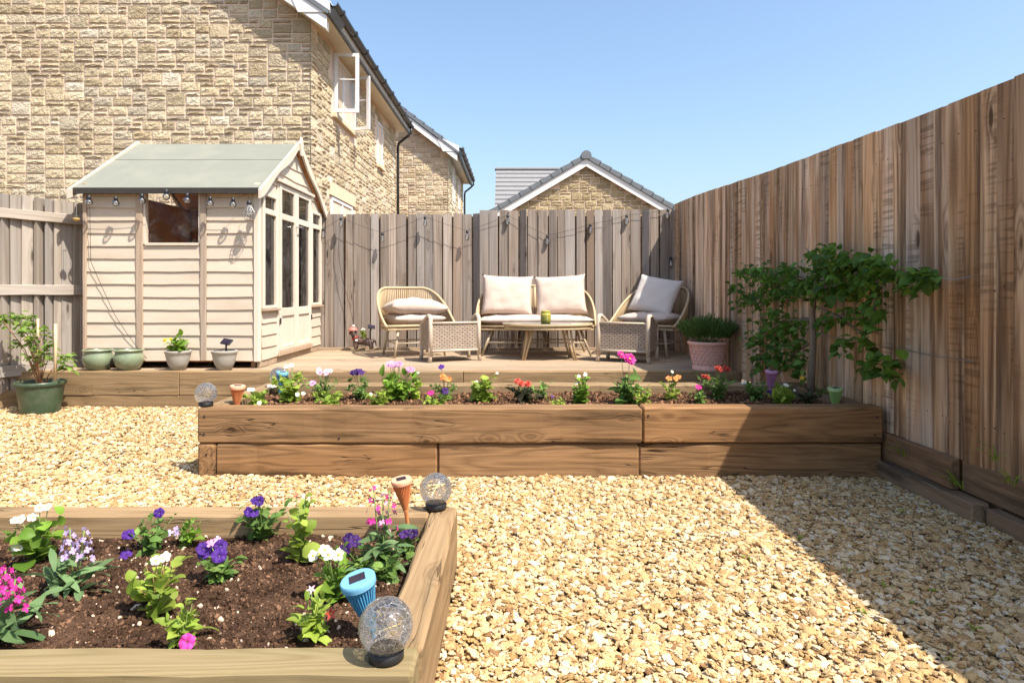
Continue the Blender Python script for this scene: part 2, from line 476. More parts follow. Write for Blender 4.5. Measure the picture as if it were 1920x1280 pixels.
def cushion(name, col):
    k = NT(name)
    c, r = k.coords()
    n = k.noise(k.vmath('MULTIPLY', c, (1, 1, 1)), 3.5, 3.0, 0.55, 1.2)
    n2 = k.noise(c, 420.0, 1.0)
    k.bump(k.math('ADD', n, k.math('MULTIPLY', n2, 0.08)), 0.3, 0.03)
    k.b.inputs['Sheen Weight'].default_value = 0.15
    return k.done(k.mix(k.math('MULTIPLY', n2, 0.25), col, tuple(x * 0.85 for x in col)), 0.9, 0.1)


M['cushion'] = cushion('cream cushion cloth', (0.53, 0.42, 0.345))
M['cushion_grey'] = cushion('beige grey cushion cloth', (0.60, 0.53, 0.475))


def wicker(name, light, dark):
    k = NT(name)
    uv = k.n('ShaderNodeTexCoord').outputs['UV']
    br = k.n('ShaderNodeTexBrick', {'Vector': uv, 'Color1': (1, 1, 1), 'Color2': (0.78, 0.78, 0.78), 'Mortar': (0, 0, 0), 'Scale': 1.0, 'Mortar Size': 0.0032,
                                    'Mortar Smooth': 0.6, 'Brick Width': 0.056, 'Row Height': 0.0195})
    br.offset = 0.5
    nz = k.noise(uv, 30.0, 3.0)
    c1 = k.mix(nz, light, tuple(x * 0.75 for x in light))
    c1 = k.mix(k.step(k.noise(uv, 70.0, 1.0), 0.55, 0.7), c1, (0.42, 0.36, 0.36))
    cc = k.mix(k.n('ShaderNodeSeparateColor', {0: br.outputs['Color']}).outputs[0], dark, c1)
    k.bump(k.math('SUBTRACT', 1.0, br.outputs['Fac']), 0.9, 0.006)
    return k.done(cc, 0.6, 0.3)


M['wicker'] = wicker('woven flat wicker', (0.54, 0.42, 0.31), (0.05, 0.032, 0.022))
M['wicker_post'] = plain('wicker wrapped post', (0.50, 0.405, 0.31), 0.6, 0.2, 90, 0.5)
M['pot_green'] = plain('glazed sage green', (0.19, 0.235, 0.145), 0.28, 0.16, 7, 0.0, 0.5, dirt=(0.36, 0.33, 0.22), dirt_amt=0.6)
M['pot_grey'] = plain('grey stone pot', (0.35, 0.325, 0.28), 0.6, 0.08, 8)
M['pot_plastic'] = plain('dark green plastic', (0.04, 0.068, 0.036), 0.35, 0.2, 6, 0.0, 0.45, dirt=(0.20, 0.20, 0.14), dirt_amt=0.45)
M['terracotta'] = plain('pink terracotta', (0.76, 0.43, 0.35), 0.75, 0.1, 14, 0.15, 0.2, dirt=(0.72, 0.52, 0.45), dirt_amt=0.4)
M['orange'] = petal('peach orange plastic', (0.85, 0.36, 0.14), (0.85, 0.36, 0.14), 0.35)
M['orange_lid'] = petal('pale peach plastic', (0.88, 0.52, 0.33), (0.88, 0.52, 0.33), 0.35)
M['blue'] = petal('sky blue plastic', (0.12, 0.42, 0.66), (0.12, 0.42, 0.66), 0.35)
M['blue_lid'] = petal('pale blue plastic', (0.24, 0.55, 0.74), (0.24, 0.55, 0.74), 0.35)
M['pink'] = petal('pink plastic', (0.66, 0.28, 0.48), (0.66, 0.28, 0.48), 0.35)
M['pink_lid'] = petal('pale pink plastic', (0.74, 0.40, 0.58), (0.74, 0.40, 0.58), 0.35)
M['lime'] = petal('lime plastic', (0.48, 0.66, 0.22), (0.48, 0.66, 0.22), 0.35)
M['lime_lid'] = petal('pale lime plastic', (0.60, 0.74, 0.36), (0.60, 0.74, 0.36), 0.35)
M['solar'] = plain('solar cell', (0.02, 0.015, 0.03), 0.15, 0.2, 30, spec=0.6)
M['olive_glass'] = plain('olive glass jar', (0.34, 0.31, 0.05), 0.12, 0.15, 18, spec=0.6)


def crackle():
    k = NT('crackle glass'); k.t.nodes.remove(k.b)
    c = k.n('ShaderNodeTexCoord').outputs['Object']
    dd = k.n('ShaderNodeVectorMath', {0: k.n('ShaderNodeTexNoise', {'Vector': c, 'Scale': 28.0, 'Detail': 3.0}).outputs['Color']}, operation='SCALE')
    dd.inputs['Scale'].default_value = 0.035
    v = k.n('ShaderNodeTexVoronoi', {'Vector': k.vmath('ADD', c, dd.outputs[0]), 'Scale': 70.0}, feature='DISTANCE_TO_EDGE').outputs['Distance']
    v2 = k.n('ShaderNodeTexVoronoi', {'Vector': k.vmath('ADD', c, dd.outputs[0]), 'Scale': 230.0}, feature='DISTANCE_TO_EDGE').outputs['Distance']
    crack = k.math('MAXIMUM', k.math('SUBTRACT', 1.0, k.step(v, 0.0, 0.045)), k.math('MULTIPLY', k.math('SUBTRACT', 1.0, k.step(v2, 0.0, 0.04)), 0.35))
    bmp = k.n('ShaderNodeBump', {'Height': crack, 'Strength': 0.8, 'Distance': 0.002})
    tr = k.n('ShaderNodeBsdfTransparent', {'Color': (0.90, 0.91, 0.91)})
    gl = k.n('ShaderNodeBsdfGlossy', {'Color': (1, 1, 1), 'Roughness': 0.04, 'Normal': bmp.outputs[0]})
    fr = k.n('ShaderNodeFresnel', {'IOR': 1.5, 'Normal': bmp.outputs[0]})
    m1 = k.n('ShaderNodeMixShader', {0: k.math('MULTIPLY', fr.outputs[0], 2.0, clamp=True), 1: tr.outputs[0], 2: gl.outputs[0]})
    df = k.n('ShaderNodeBsdfTranslucent', {'Color': (0.8, 0.8, 0.78)})
    df2 = k.n('ShaderNodeBsdfDiffuse', {'Color': (0.8, 0.8, 0.78)})
    wh = k.n('ShaderNodeMixShader', {0: 0.5, 1: df.outputs[0], 2: df2.outputs[0]})
    m2 = k.n('ShaderNodeMixShader', {0: k.math('MULTIPLY', crack, 0.5), 1: m1.outputs[0], 2: wh.outputs[0]})
    k.t.links.new(m2.outputs[0], k.out.inputs[0])
    return k.m


M['crackle'] = crackle()


def soilmat(name, a, b):
    k = NT(name)
    c = k.n('ShaderNodeNewGeometry').outputs['Position']
    r = k.n('ShaderNodeObjectInfo').outputs['Random']
    n = k.noise(c, 9.0, 6.0, 0.7); n2 = k.noise(c, 90.0, 4.0, 0.7)
    cc = k.mix(k.step(n, 0.3, 0.72), a, b)
    cc = k.mix(k.math('MULTIPLY', n2, 0.5), cc, tuple(x * 0.55 for x in a))
    cc = k.n('ShaderNodeHueSaturation', {'Value': k.math('MULTIPLY_ADD', k.math('POWER', r, 3.0), 1.9, 0.6), 'Color': cc}).outputs[0]
    k.bump(n2, 1.0, 0.012)
    return k.done(cc, 0.95, 0.1)


M['soil'] = soilmat('dark garden compost', (0.060, 0.031, 0.018), (0.20, 0.112, 0.066))
M['soil_mid'] = soilmat('reddish garden soil', (0.11, 0.054, 0.029), (0.28, 0.15, 0.082))


def gravelmat():
    k = NT('cream limestone gravel')
    r = k.n('ShaderNodeObjectInfo').outputs['Random']
    c = k.n('ShaderNodeTexCoord').outputs['Object']
    base = k.ramp(r, [(0.0, (0.38, 0.235, 0.10)), (0.16, (0.56, 0.38, 0.18)), (0.36, (0.68, 0.50, 0.28)), (0.52, (0.72, 0.60, 0.42)), (0.63, (0.73, 0.64, 0.50)), (0.70, (0.66, 0.48, 0.26)), (0.80, (0.42, 0.235, 0.09)), (0.90, (0.62, 0.45, 0.25)), (1.0, (0.22, 0.11, 0.048))])
    n = k.noise(k.vmath('ADD', c, k.n('ShaderNodeCombineXYZ', {0: k.math('MULTIPLY', r, 77.0)}).outputs[0]), 1.6, 4.0, 0.6)
    base = k.mix(k.math('MULTIPLY', k.step(n, 0.4, 0.75), 0.38), base, (0.44, 0.27, 0.115))
    base = k.mix(1.0, base, (0.88, 0.86, 0.80), 'MULTIPLY')
    k.bump(k.noise(c, 4.0, 3.0), 0.35, 0.1)
    return k.done(base, 0.85, 0.2)


M['gravel'] = gravelmat()
M['ground'] = plain('gap shade brown ground', (0.13, 0.082, 0.042), 0.95, 0.2, 25, 0.5)  # dark brown colour stands in for shade in the gaps between stones
# foliage
M['leaf_begonia'] = leafmat('begonia leaf', (0.11, 0.215, 0.025), (0.24, 0.37, 0.05), 0.35, 0.38)
M['leaf_lime'] = leafmat('yellow green leaf', (0.19, 0.29, 0.035), (0.36, 0.44, 0.075), 0.4, 0.42)
M['leaf_petunia'] = leafmat('petunia leaf', (0.07, 0.14, 0.028), (0.19, 0.29, 0.065), 0.3, 0.5)
M['leaf_stock'] = leafmat('grey green lance leaf', (0.075, 0.14, 0.05), (0.16, 0.245, 0.10), 0.25, 0.5)
M['leaf_dark'] = leafmat('dark glossy leaf', (0.03, 0.07, 0.025), (0.07, 0.13, 0.04), 0.2, 0.3)
M['leaf_bronze'] = leafmat('bronze dark leaf', (0.05, 0.035, 0.022), (0.07, 0.09, 0.035), 0.2, 0.35)
M['leaf_tree'] = leafmat('fruit tree leaf', (0.035, 0.09, 0.013), (0.15, 0.28, 0.045), 0.38, 0.38)
M['leaf_tomato'] = leafmat('tomato leaf', (0.12, 0.21, 0.035), (0.24, 0.34, 0.07), 0.4, 0.5)
M['leaf_lav'] = leafmat('lavender needle', (0.055, 0.11, 0.025), (0.13, 0.21, 0.05), 0.2, 0.5)
M['stem'] = plain('green stem', (0.14, 0.20, 0.05), 0.5, 0.1, 20)
M['stem_red'] = plain('reddish stem', (0.32, 0.17, 0.08), 0.5, 0.1, 20)
M['bark'] = plain('grey brown bark', (0.22, 0.165, 0.12), 0.85, 0.2, 30, 0.6)
M['p_white'] = petal('white petal', (0.70, 0.67, 0.52), (0.80, 0.77, 0.68))
M['p_purple'] = petal('violet petal', (0.05, 0.012, 0.16), (0.10, 0.03, 0.27))
M['p_dark'] = petal('dark purple petal', (0.03, 0.009, 0.075), (0.07, 0.02, 0.15))
M['p_lilac'] = petal('lilac petal', (0.46, 0.33, 0.62), (0.60, 0.47, 0.72))
M['p_magenta'] = petal('magenta petal', (0.55, 0.025, 0.22), (0.70, 0.07, 0.38))
M['p_pink'] = petal('pink petal', (0.72, 0.27, 0.50), (0.80, 0.45, 0.62))
M['p_palepink'] = petal('pale pink petal', (0.76, 0.42, 0.52), (0.82, 0.62, 0.66))
M['p_red'] = petal('coral red petal', (0.68, 0.08, 0.05), (0.80, 0.20, 0.14))
M['p_orange'] = petal('orange petal', (0.78, 0.17, 0.04), (0.84, 0.34, 0.10))
M['p_maroon'] = petal('maroon red petal', (0.42, 0.045, 0.035), (0.58, 0.12, 0.08))
M['p_yellow'] = plain('yellow stamens', (0.80, 0.50, 0.05), 0.7, 0.1, 40)
M['p_eye'] = plain('dark flower eye', (0.06, 0.02, 0.09), 0.7, 0.1, 40)

# ================================================================ SETTING
# ground: one sheet to the horizon
g = MB(); g.add([(-400, -200, -0.035), (400, -200, -0.035), (400, 800, -0.035), (-400, 800, -0.035)], [(0, 1, 2, 3)])
tag(g.obj('ground', M['ground']), kind='structure')


def scatter(name, pos, rot, scl, mat, nvar=10, lump=0.9, freq=0.95, sub=3, seed=0, label=None, cat=None):
    """One 'stuff' object whose pieces are real geometry placed point by point with geometry nodes."""
    n = len(pos)
    me = bpy.data.meshes.new(name)
    me.vertices.add(n)
    me.vertices.foreach_set('co', np.asarray(pos, np.float32).ravel())
    for nm, arr in (('s_rot', rot), ('s_scl', scl)):
        a = me.attributes.new(nm, 'FLOAT_VECTOR', 'POINT'); a.data.foreach_set('vector', np.asarray(arr, np.float32).ravel())
    a = me.attributes.new('s_idx', 'INT', 'POINT')
    a.data.foreach_set('value', np.random.RandomState(seed).randint(0, nvar, n).astype(np.int32))
    me.materials.append(mat)
    o = link(bpy.data.objects.new(name, me)); tag(o, label, cat, kind='stuff')
    t = bpy.data.node_groups.new(name + ' scatter', 'GeometryNodeTree')
    t.interface.new_socket('Geometry', in_out='INPUT', socket_type='NodeSocketGeometry')
    t.interface.new_socket('Geometry', in_out='OUTPUT', socket_type='NodeSocketGeometry')
    N = t.nodes.new; L = t.links.new
    gi = N('NodeGroupInput'); go = N('NodeGroupOutput')
    join = N('GeometryNodeJoinGeometry')
    rnd = random.Random(seed + 5)
    for i in range(nvar):
        ico = N('GeometryNodeMeshIcoSphere'); ico.inputs['Radius'].default_value = 0.5; ico.inputs['Subdivisions'].default_value = sub
        ps = N('GeometryNodeInputPosition')
        ad = N('ShaderNodeVectorMath'); ad.operation = 'MULTIPLY_ADD'; L(ps.outputs[0], ad.inputs[0])
        ad.inputs[1].default_value = (freq * 2,) * 3; ad.inputs[2].default_value = (rnd.uniform(0, 99), rnd.uniform(0, 99), rnd.uniform(0, 99))
        nz = N('ShaderNodeTexNoise'); nz.inputs['Scale'].default_value = 1.0; nz.inputs['Detail'].default_value = 2.0; L(ad.outputs[0], nz.inputs['Vector'])
        sb = N('ShaderNodeVectorMath'); sb.operation = 'SUBTRACT'; L(nz.outputs['Color'], sb.inputs[0]); sb.inputs[1].default_value = (0.5, 0.5, 0.5)
        sc = N('ShaderNodeVectorMath'); sc.operation = 'SCALE'; L(sb.outputs[0], sc.inputs[0]); sc.inputs['Scale'].default_value = lump
        sp = N('GeometryNodeSetPosition'); L(ico.outputs[0], sp.inputs['Geometry']); L(sc.outputs[0], sp.inputs['Offset'])
        sm = N('GeometryNodeSetShadeSmooth'); L(sp.outputs[0], sm.inputs['Geometry'])
        mt = N('GeometryNodeSetMaterial'); L(sm.outputs[0], mt.inputs['Geometry']); mt.inputs['Material'].default_value = mat
        g2 = N('GeometryNodeGeometryToInstance'); L(mt.outputs[0], g2.inputs[0]); L(g2.outputs[0], join.inputs[0])
    ip = N('GeometryNodeInstanceOnPoints'); L(gi.outputs[0], ip.inputs['Points']); L(join.outputs[0], ip.inputs['Instance'])
    ip.inputs['Pick Instance'].default_value = True
    for nm, typ, sock in (('s_rot', 'FLOAT_VECTOR', 'Rotation'), ('s_scl', 'FLOAT_VECTOR', 'Scale'), ('s_idx', 'INT', 'Instance Index')):
        na = N('GeometryNodeInputNamedAttribute'); na.data_type = typ; na.inputs['Name'].default_value = nm
        src = na.outputs['Attribute']
        if sock == 'Rotation':
            er = N('FunctionNodeEulerToRotation'); L(src, er.inputs[0]); src = er.outputs[0]
        L(src, ip.inputs[sock])
    L(ip.outputs[0], go.inputs[0])
    md = o.modifiers.new('scatter', 'NODES'); md.node_group = t
    return o


# key lines of the garden
BACK_Y = 8.07            # back fence
DECK_F, DECK_Z = 5.84, 0.31
MB_X0, MB_X1, MB_Y0, MB_Y1, MB_Z = -1.805, 2.10, 3.64, 4.66, 0.383     # middle raised bed
FB_X0, FB_X1, FB_Y0, FB_Y1, FB_Z = -2.35, -0.222, 1.395, 2.47, 0.22    # front raised bed


def fence_x(y):          # right-hand fence line
    return 2.19 - 0.031 * (y - 2.7)


def left_fence_x(y):
    return -4.62 + (y - 5.75) * 0.52


# gravel
rs = np.random.RandomState(3)
pts = []
zones = [(-0.30, 2.25, 1.45, 3.70, 12000), (-2.6, -0.2, 2.40, 3.70, 9800), (-5.4, -1.75, 2.9, 5.88, 6600), (-0.35, 2.25, 0.3, 1.45, 700), (-1.8, 2.2, 4.6, 5.9, 500), (-2.6, -0.2, 0.4, 1.45, 300), (-4.6, -2.3, 1.2, 2.95, 900)]
for x0, x1, y0, y1, dens in zones:
    n = int((x1 - x0) * (y1 - y0) * dens)
    q = np.stack([rs.uniform(x0, x1, n), rs.uniform(y0, y1, n)], 1)
    x, y = q[:, 0], q[:, 1]
    ok = ~((x > MB_X0 - 0.002) & (y > MB_Y0 - 0.002) & (y < MB_Y1))
    ok &= ~((x > FB_X0 - 0.0) & (x < FB_X1 + 0.004) & (y > FB_Y0 - 0.01) & (y < FB_Y1 + 0.008))
    ok &= x < (2.19 - 0.031 * (y - 2.7)) - 0.06
    ok &= x > (-4.62 + 0.52 * (y - 5.75)) + 0.03
    ok &= y < DECK_F - 0.005
    pts.append(q[ok])
pts = np.concatenate(pts)
n = len(pts)
size = np.clip(rs.lognormal(math.log(0.0150), 0.42, n), 0.007, 0.038)
zz = -0.012 + rs.uniform(-0.011, 0.010, n)
# slight heaving of the surface, stones pushed up against the timbers
heave = np.array([mnoise.noise((p[0] * 1.3, p[1] * 1.3, 0.3)) for p in pts]) * 0.012
pos = np.stack([pts[:, 0], pts[:, 1], zz + heave], 1)
rot = np.stack([rs.normal(0, 0.27, n), rs.normal(0, 0.27, n), rs.uniform(0, 6.28, n)], 1)
scl = np.stack([size * rs.uniform(1.0, 1.45, n), size * rs.uniform(0.75, 1.1, n), size * rs.uniform(0.36, 0.62, n)], 1)
scatter('gravel', pos, rot, scl, M['gravel'], 14, 1.0, 0.95, 3, 1)

# ---------------------------------------------------------------- timber helpers
def timber(parent, name, x0, x1, y0, y1, z0, z1, mat, along='X', seed=0, jit=0.0025, bev=0.007):
    """A sleeper with worn edges; the grain follows its length. Coordinates are those of the garden."""
    if along == 'X':
        L, W, T = x1 - x0, y1 - y0, z1 - z0
        m = basis((1, 0, 0), (0, 1, 0), (0, 0, 1), Vector((x0, (y0 + y1) / 2, z0)))
    elif along == 'Y':
        L, W, T = y1 - y0, x1 - x0, z1 - z0
        m = basis((0, 1, 0), (-1, 0, 0), (0, 0, 1), Vector(((x0 + x1) / 2, y0, z0)))
    else:
        L, W, T = z1 - z0, y1 - y0, x1 - x0
        m = basis((0, 0, 1), (0, 1, 0), (-1, 0, 0), Vector((x1, (y0 + y1) / 2, z0)))
    me = plank_mesh(L, W, T, max(3, int(L / 0.12)), jit, bev, seed)
    o = mk(name, me, mat, parent)
    o.matrix_local = Matrix.Translation(-Vector(parent.location)) @ m if parent else m
    return o


# ---------------------------------------------------------------- fences
BOARDS = {}
def board_mesh(kind, mat, width, var):
    key = (kind, var)
    if key not in BOARDS:
        rnd = random.Random(var * 17 + len(kind))
        wv = width * rnd.uniform(0.96, 1.06)
        me = plank_mesh(1.0, wv, 0.02, 2, 0.0, 0, var, wedge={'feather': (0.022, 0.006, 0.009), 'smooth': (0.016, 0.012, 0.003), 'gap': (0.022, 0.016, 0.0)}[kind])
        me.materials.append(mat); BOARDS[key] = me
    return BOARDS[key]


def fence_run(parent, kind, mat, p0, p1, n, ztop, zbot, pitch, seed, jtop=0.006):
    """Upright boards from p0 to p1; n is the outward normal of the visible face."""
    rnd = random.Random(seed)
    p0 = Vector(p0); p1 = Vector(p1); d = p1 - p0; Lr = d.length; u = d.normalized(); n = Vector(n).normalized()
    Z = Vector((0, 0, 1)); Yv = n.cross(Z)
    s = pitch / 2; out = []
    while s < Lr - pitch * 0.3:
        wdt = pitch * rnd.uniform(0.88, 1.14)
        q = p0 + u * s; t = s / Lr
        zt = ztop(t) + rnd.uniform(-jtop, jtop); zb = zbot(t) + rnd.uniform(-0.004, 0.004)
        me = board_mesh(kind, mat, 0.137, rnd.randint(0, 5))
        o = bpy.data.objects.new('plank', me); link(o, parent)
        tw = rnd.uniform(-0.012, 0.012)
        m = basis(Z + u * tw, Yv, n, Vector((q.x, q.y, zb)) + n * rnd.uniform(-0.0015, 0.0015))
        m = m @ Matrix.Diagonal((zt - zb, wdt / pitch * (0.775 if kind == 'gap' else 1.0), 1, 1))
        o.matrix_local = Matrix.Translation(-Vector(parent.location)) @ m
        out.append(o); s += wdt
    return out


bf = thing('fence', 'grey brown feather edge fence behind the garden sofa', 'fence', (0, BACK_Y, DECK_Z))
fence_run(bf, 'gap', M['fence_back'], (-3.1, BACK_Y + 0.03, 0), (-0.425, BACK_Y + 0.03, 0), (0, -1, 0), lambda t: 2.02, lambda t: 0.335, 0.119, 11)
fence_run(bf, 'gap', M['fence_back'], (-0.44, BACK_Y - 0.03, 0), (2.03, BACK_Y - 0.03, 0), (0, -1, 0), lambda t: 2.055 + 0.012 * t, lambda t: 0.335, 0.119, 12)
for xa, xb, yy in ((-3.1, -0.42, BACK_Y + 0.055), (-0.40, 2.03, BACK_Y - 0.005)):
    for z in range(9):
        timber(bf, 'shade_gap_backing', xa, xb, yy, yy + 0.015, 0.30 + z * 0.188, 0.30 + z * 0.188 + 0.187, M['gravelboard'], 'X', z, 0.0, 0.0)  # dark boards added behind the gaps to imitate shadow lines between planks
timber(bf, 'post', -0.44, -0.36, BACK_Y - 0.01, BACK_Y + 0.07, 0.30, 2.03, M['fence_back'], 'Z', 5)
timber(bf, 'base_rail', -2.6, 2.0, BACK_Y - 0.075, BACK_Y - 0.03, 0.312, 0.34, M['deck'], 'X', 6, 0.001, 0.003)
for z in (0.7, 1.2, 1.75):
    timber(bf, 'rail', -3.1, 2.03, BACK_Y + 0.075, BACK_Y + 0.12, z, z + 0.08, M['fence_back'], 'X', int(z * 10))

rf = thing('fence', 'tall brown board fence in shade along the right side', 'fence', (fence_x(4), 4, 0))
def rtop(t):
    y = 0.2 + t * 7.85
    return 1.985 + 0.005 * math.sin(y * 2) + max(0, y - 3.3) * 0.030 + 0.012 * math.sin(y * 0.9 + 1)
def rbot(t):
    y = 0.2 + t * 7.85
    return 0.215 + 0.03 * min(1, max(0, (y - 2.0) / 2.0))
fence_run(rf, 'smooth', M['fence_right'], (fence_x(0.2) + 0.0, 0.2, 0), (fence_x(8.05), 8.05, 0), (-1, -0.031, 0), rtop, rbot, 0.103, 21, 0.003)
for i, (ya, yb) in enumerate(((0.2, 1.65), (1.66, 3.1), (3.11, 4.7), (4.71, 5.8))):
    xm = fence_x((ya + yb) / 2)
    timber(rf, 'gravel_board', xm - 0.035, xm + 0.012, ya, yb - 0.003, 0.085, 0.236, M['gravelboard'], 'Y', 30 + i, 0.003, 0.005)
    timber(rf, 'edging_timber', xm - 0.075, xm + 0.01, ya - 0.2, yb - 0.215, -0.06, 0.082 - 0.008 * (i % 2), M['gravelboard'], 'Y', 40 + i, 0.005, 0.008)
timber(rf, 'added_slit_backing', fence_x(3) + 0.02, fence_x(3) + 0.05, 0.2, 5.8, -0.05, 0.30, M['gravelboard'], 'Y', 3)  # unseen backing added to block light slits between the gravel boards
for y in (1.0, 2.8, 4.6, 6.4, 8.0):
    timber(rf, 'post', fence_x(y) + 0.03, fence_x(y) + 0.12, y - 0.045, y + 0.045, -0.1, 1.95, M['fence_right'], 'Z', int(y * 3))

def nails(parent, pts, n, r=0.0032):
    mb = MB(); n = Vector(n).normalized(); a = n.orthogonal().normalized(); b = n.cross(a); o = Vector(parent.location)
    for p in pts:
        p = Vector(p) - o
        mb.sweep([[p + (a * math.cos(t) + b * math.sin(t)) * r + n * d for t in [2 * math.pi * i / 6 for i in range(6)]] for d in (-0.004, 0.0012)])
    mb.obj('nails', M['black'], parent)['kind'] = 'stuff'
rnd = random.Random(8)
nails(rf, [(fence_x(yy) - 0.0165 + rnd.uniform(-.001, .001), yy, zz + rnd.uniform(-0.02, 0.02)) for zz in (0.42, 1.05, 1.80) for yy in [0.26 + 0.056 * i for i in range(138)] if rnd.random() > 0.12], (-1, 0, 0))
lf = thing('fence', 'sunlit pale fence with three rails left of the shed', 'fence', (-4.62, 5.75, 0))
la = (left_fence_x(4.4), 4.4, 0); lb = (left_fence_x(6.46), 6.46, 0)
ln = Vector((1.0, -0.52, 0)).normalized()
fence_run(lf, 'feather', M['fence_left'], la, lb, ln, lambda t: 1.93 - 0.015 * t, lambda t: 0.13, 0.086, 31, 0.006)
def rail(parent, name, a, b, z0, z1, off, thick, mat, seed):
    a = Vector(a); b = Vector(b); u = (b - a).normalized(); n = ln
    me = plank_mesh((b - a).length, z1 - z0, thick, 12, 0.002, 0.004, seed)
    Yv = n.cross(u)
    m = basis(u, Yv, n, Vector((a.x, a.y, (z0 + z1) / 2)) + n * off)
    o = mk(name, me, mat, parent); o.matrix_local = Matrix.Translation(-Vector(parent.location)) @ m
    return o
for i, (z0, z1) in enumerate(((1.70, 1.79), (1.01, 1.105), (0.275, 0.375))):
    rail(lf, 'rail', la, lb, z0, z1, 0.026, 0.042, M['fence_left'], 60 + i)
rail(lf, 'gravel_board', la, lb, -0.05, 0.15, 0.012, 0.03, M['sleeper_pale'], 66)
fence_run(lf, 'feather', M['fence_left'], (-4.25, 6.47, 0), (-4.25, 8.05, 0), (1, 0, 0), lambda t: 1.88, lambda t: 0.13, 0.11, 33, 0.006)

# ---------------------------------------------------------------- deck
dk = thing('timber_deck', 'raised deck of pale boards under the garden furniture', 'deck', (0, DECK_F, 0))
rnd = random.Random(4)
y = DECK_F + 0.108
row = 0
while y < BACK_Y - 0.03:
    wdt = 0.121
    x0 = left_fence_x(min(y, 6.4)) + 0.03; x1 = fence_x(y) - 0.03
    cuts = [x0] + sorted(rnd.uniform(-3.4, 1.6) for _ in range(2)) + [x1]
    if cuts[2] - cuts[1] < 0.8: cuts.pop(2)
    for a, b in zip(cuts[:-1], cuts[1:]):
        timber(dk, 'deck_board', a, b - 0.003, y, y + wdt, DECK_Z - 0.03, DECK_Z + rnd.uniform(-0.0015, 0.001), M['deck'], 'X', row, 0.0006, 0.003)
    y += wdt + 0.006; row += 1
for i, (a, b) in enumerate(((-4.55, P(335, 700, DECK_F).x), (P(335, 700, DECK_F).x + 0.003, P(868, 700, DECK_F).x), (P(868, 700, DECK_F).x + 0.003, fence_x(DECK_F) - 0.02))):
    timber(dk, 'edge_timber', a, b, DECK_F, DECK_F + 0.1, 0.095, DECK_Z + 0.004, M['sleeper_pale'], 'X', 70 + i, 0.0025, 0.006)
for i, (a, b) in enumerate(((-4.54, -1.6), (-1.597, 2.06))):
    timber(dk, 'edge_timber', a, b, DECK_F + 0.004, DECK_F + 0.1, -0.06, 0.091, M['sleeper_pale'], 'X', 75 + i, 0.0025, 0.006)
for x in (-4.0, -3.0, -2.0, -1.0, 0.0, 1.0, 1.95):
    timber(dk, 'joist', x, x + 0.05, DECK_F + 0.11, BACK_Y - 0.05, 0.12, DECK_Z - 0.034, M['gravelboard'], 'Y', 1)

# ---------------------------------------------------------------- raised beds
mbd = thing('raised_bed', 'long brown sleeper flower bed two timbers high before the deck', 'raised bed', (0.15, 4.15, 0))
S = M['sleeper']; zs = 0.177
xj = P(1205, 800, MB_Y0).x
timber(mbd, 'sleeper', MB_X0, xj - 0.002, MB_Y0, MB_Y0 + 0.125, zs + 0.004, MB_Z, S, 'X', 101, 0.0055, 0.010)
timber(mbd, 'sleeper', xj + 0.002, MB_X1, MB_Y0 + 0.002, MB_Y0 + 0.125, zs + 0.006, MB_Z + 0.004, S, 'X', 102, 0.0055, 0.010)
xk = P(820, 860, MB_Y0).x
timber(mbd, 'sleeper', MB_X0 + 0.104, xk - 0.003, MB_Y0 + 0.004, MB_Y0 + 0.12, -0.05, zs, S, 'X', 103, 0.0055, 0.010)
lo = timber(mbd, 'sleeper', xk + 0.002, 0.71, MB_Y0 + 0.012, MB_Y0 + 0.125, -0.05, zs - 0.002, S, 'X', 104, 0.0055, 0.010)
timber(mbd, 'sleeper', 0.713, MB_X1, MB_Y0 + 0.014, MB_Y0 + 0.125, -0.05, zs - 0.002, S, 'X', 105, 0.0055, 0.010)
timber(mbd, 'sleeper', MB_X0 + 0.002, MB_X0 + 0.1, MB_Y0 + 0.003, MB_Y1, -0.05, zs, S, 'Y', 106, 0.0055, 0.010)
timber(mbd, 'sleeper', MB_X0 + 0.001, MB_X0 + 0.1, MB_Y0 + 0.128, MB_Y1 - 0.13, zs + 0.004, MB_Z - 0.002, M['sleeper_pale'], 'Y', 107, 0.0055, 0.010)
timber(mbd, 'sleeper', MB_X0 + 0.001, 0.2, MB_Y1 - 0.125, MB_Y1, zs + 0.004, MB_Z, M['sleeper_pale'], 'X', 108, 0.0055, 0.010)
timber(mbd, 'sleeper', 0.204, MB_X1, MB_Y1 - 0.125, MB_Y1, zs + 0.004, MB_Z + 0.002, M['sleeper_pale'], 'X', 109, 0.0055, 0.010)
timber(mbd, 'sleeper', MB_X0 + 0.104, MB_X1, MB_Y1 - 0.12, MB_Y1, -0.05, zs, S, 'X', 110, 0.0055, 0.010)
timber(mbd, 'sleeper', MB_X1 - 0.11, MB_X1 - 0.002, MB_Y0 + 0.128, MB_Y1 - 0.128, 0.0, MB_Z - 0.004, M['gravelboard'], 'Y', 111, 0.0055, 0.010)
nails(mbd, [(x, MB_Y0 - 0.001, z) for x, z in ((-1.765, 0.335), (-1.768, 0.235), (0.70, 0.33), (0.69, 0.22), (0.76, 0.34), (2.06, 0.33), (2.05, 0.23), (-1.755, 0.12), (-1.0, 0.21))], (0, -1, 0), 0.006)
fbd = thing('raised_bed', 'low sleeper flower bed in the near left corner', 'raised bed', (-1.2, 1.9, 0))
timber(fbd, 'sleeper', FB_X0, FB_X1, FB_Y0, FB_Y0 + 0.1, 0.0, FB_Z, M['sleeper_green'], 'X', 121, 0.004, 0.009)
timber(fbd, 'sleeper', FB_X0, FB_X1 - 0.1, FB_Y1 - 0.1, FB_Y1, 0.0, FB_Z, M['sleeper_pale'], 'X', 122, 0.004, 0.009)
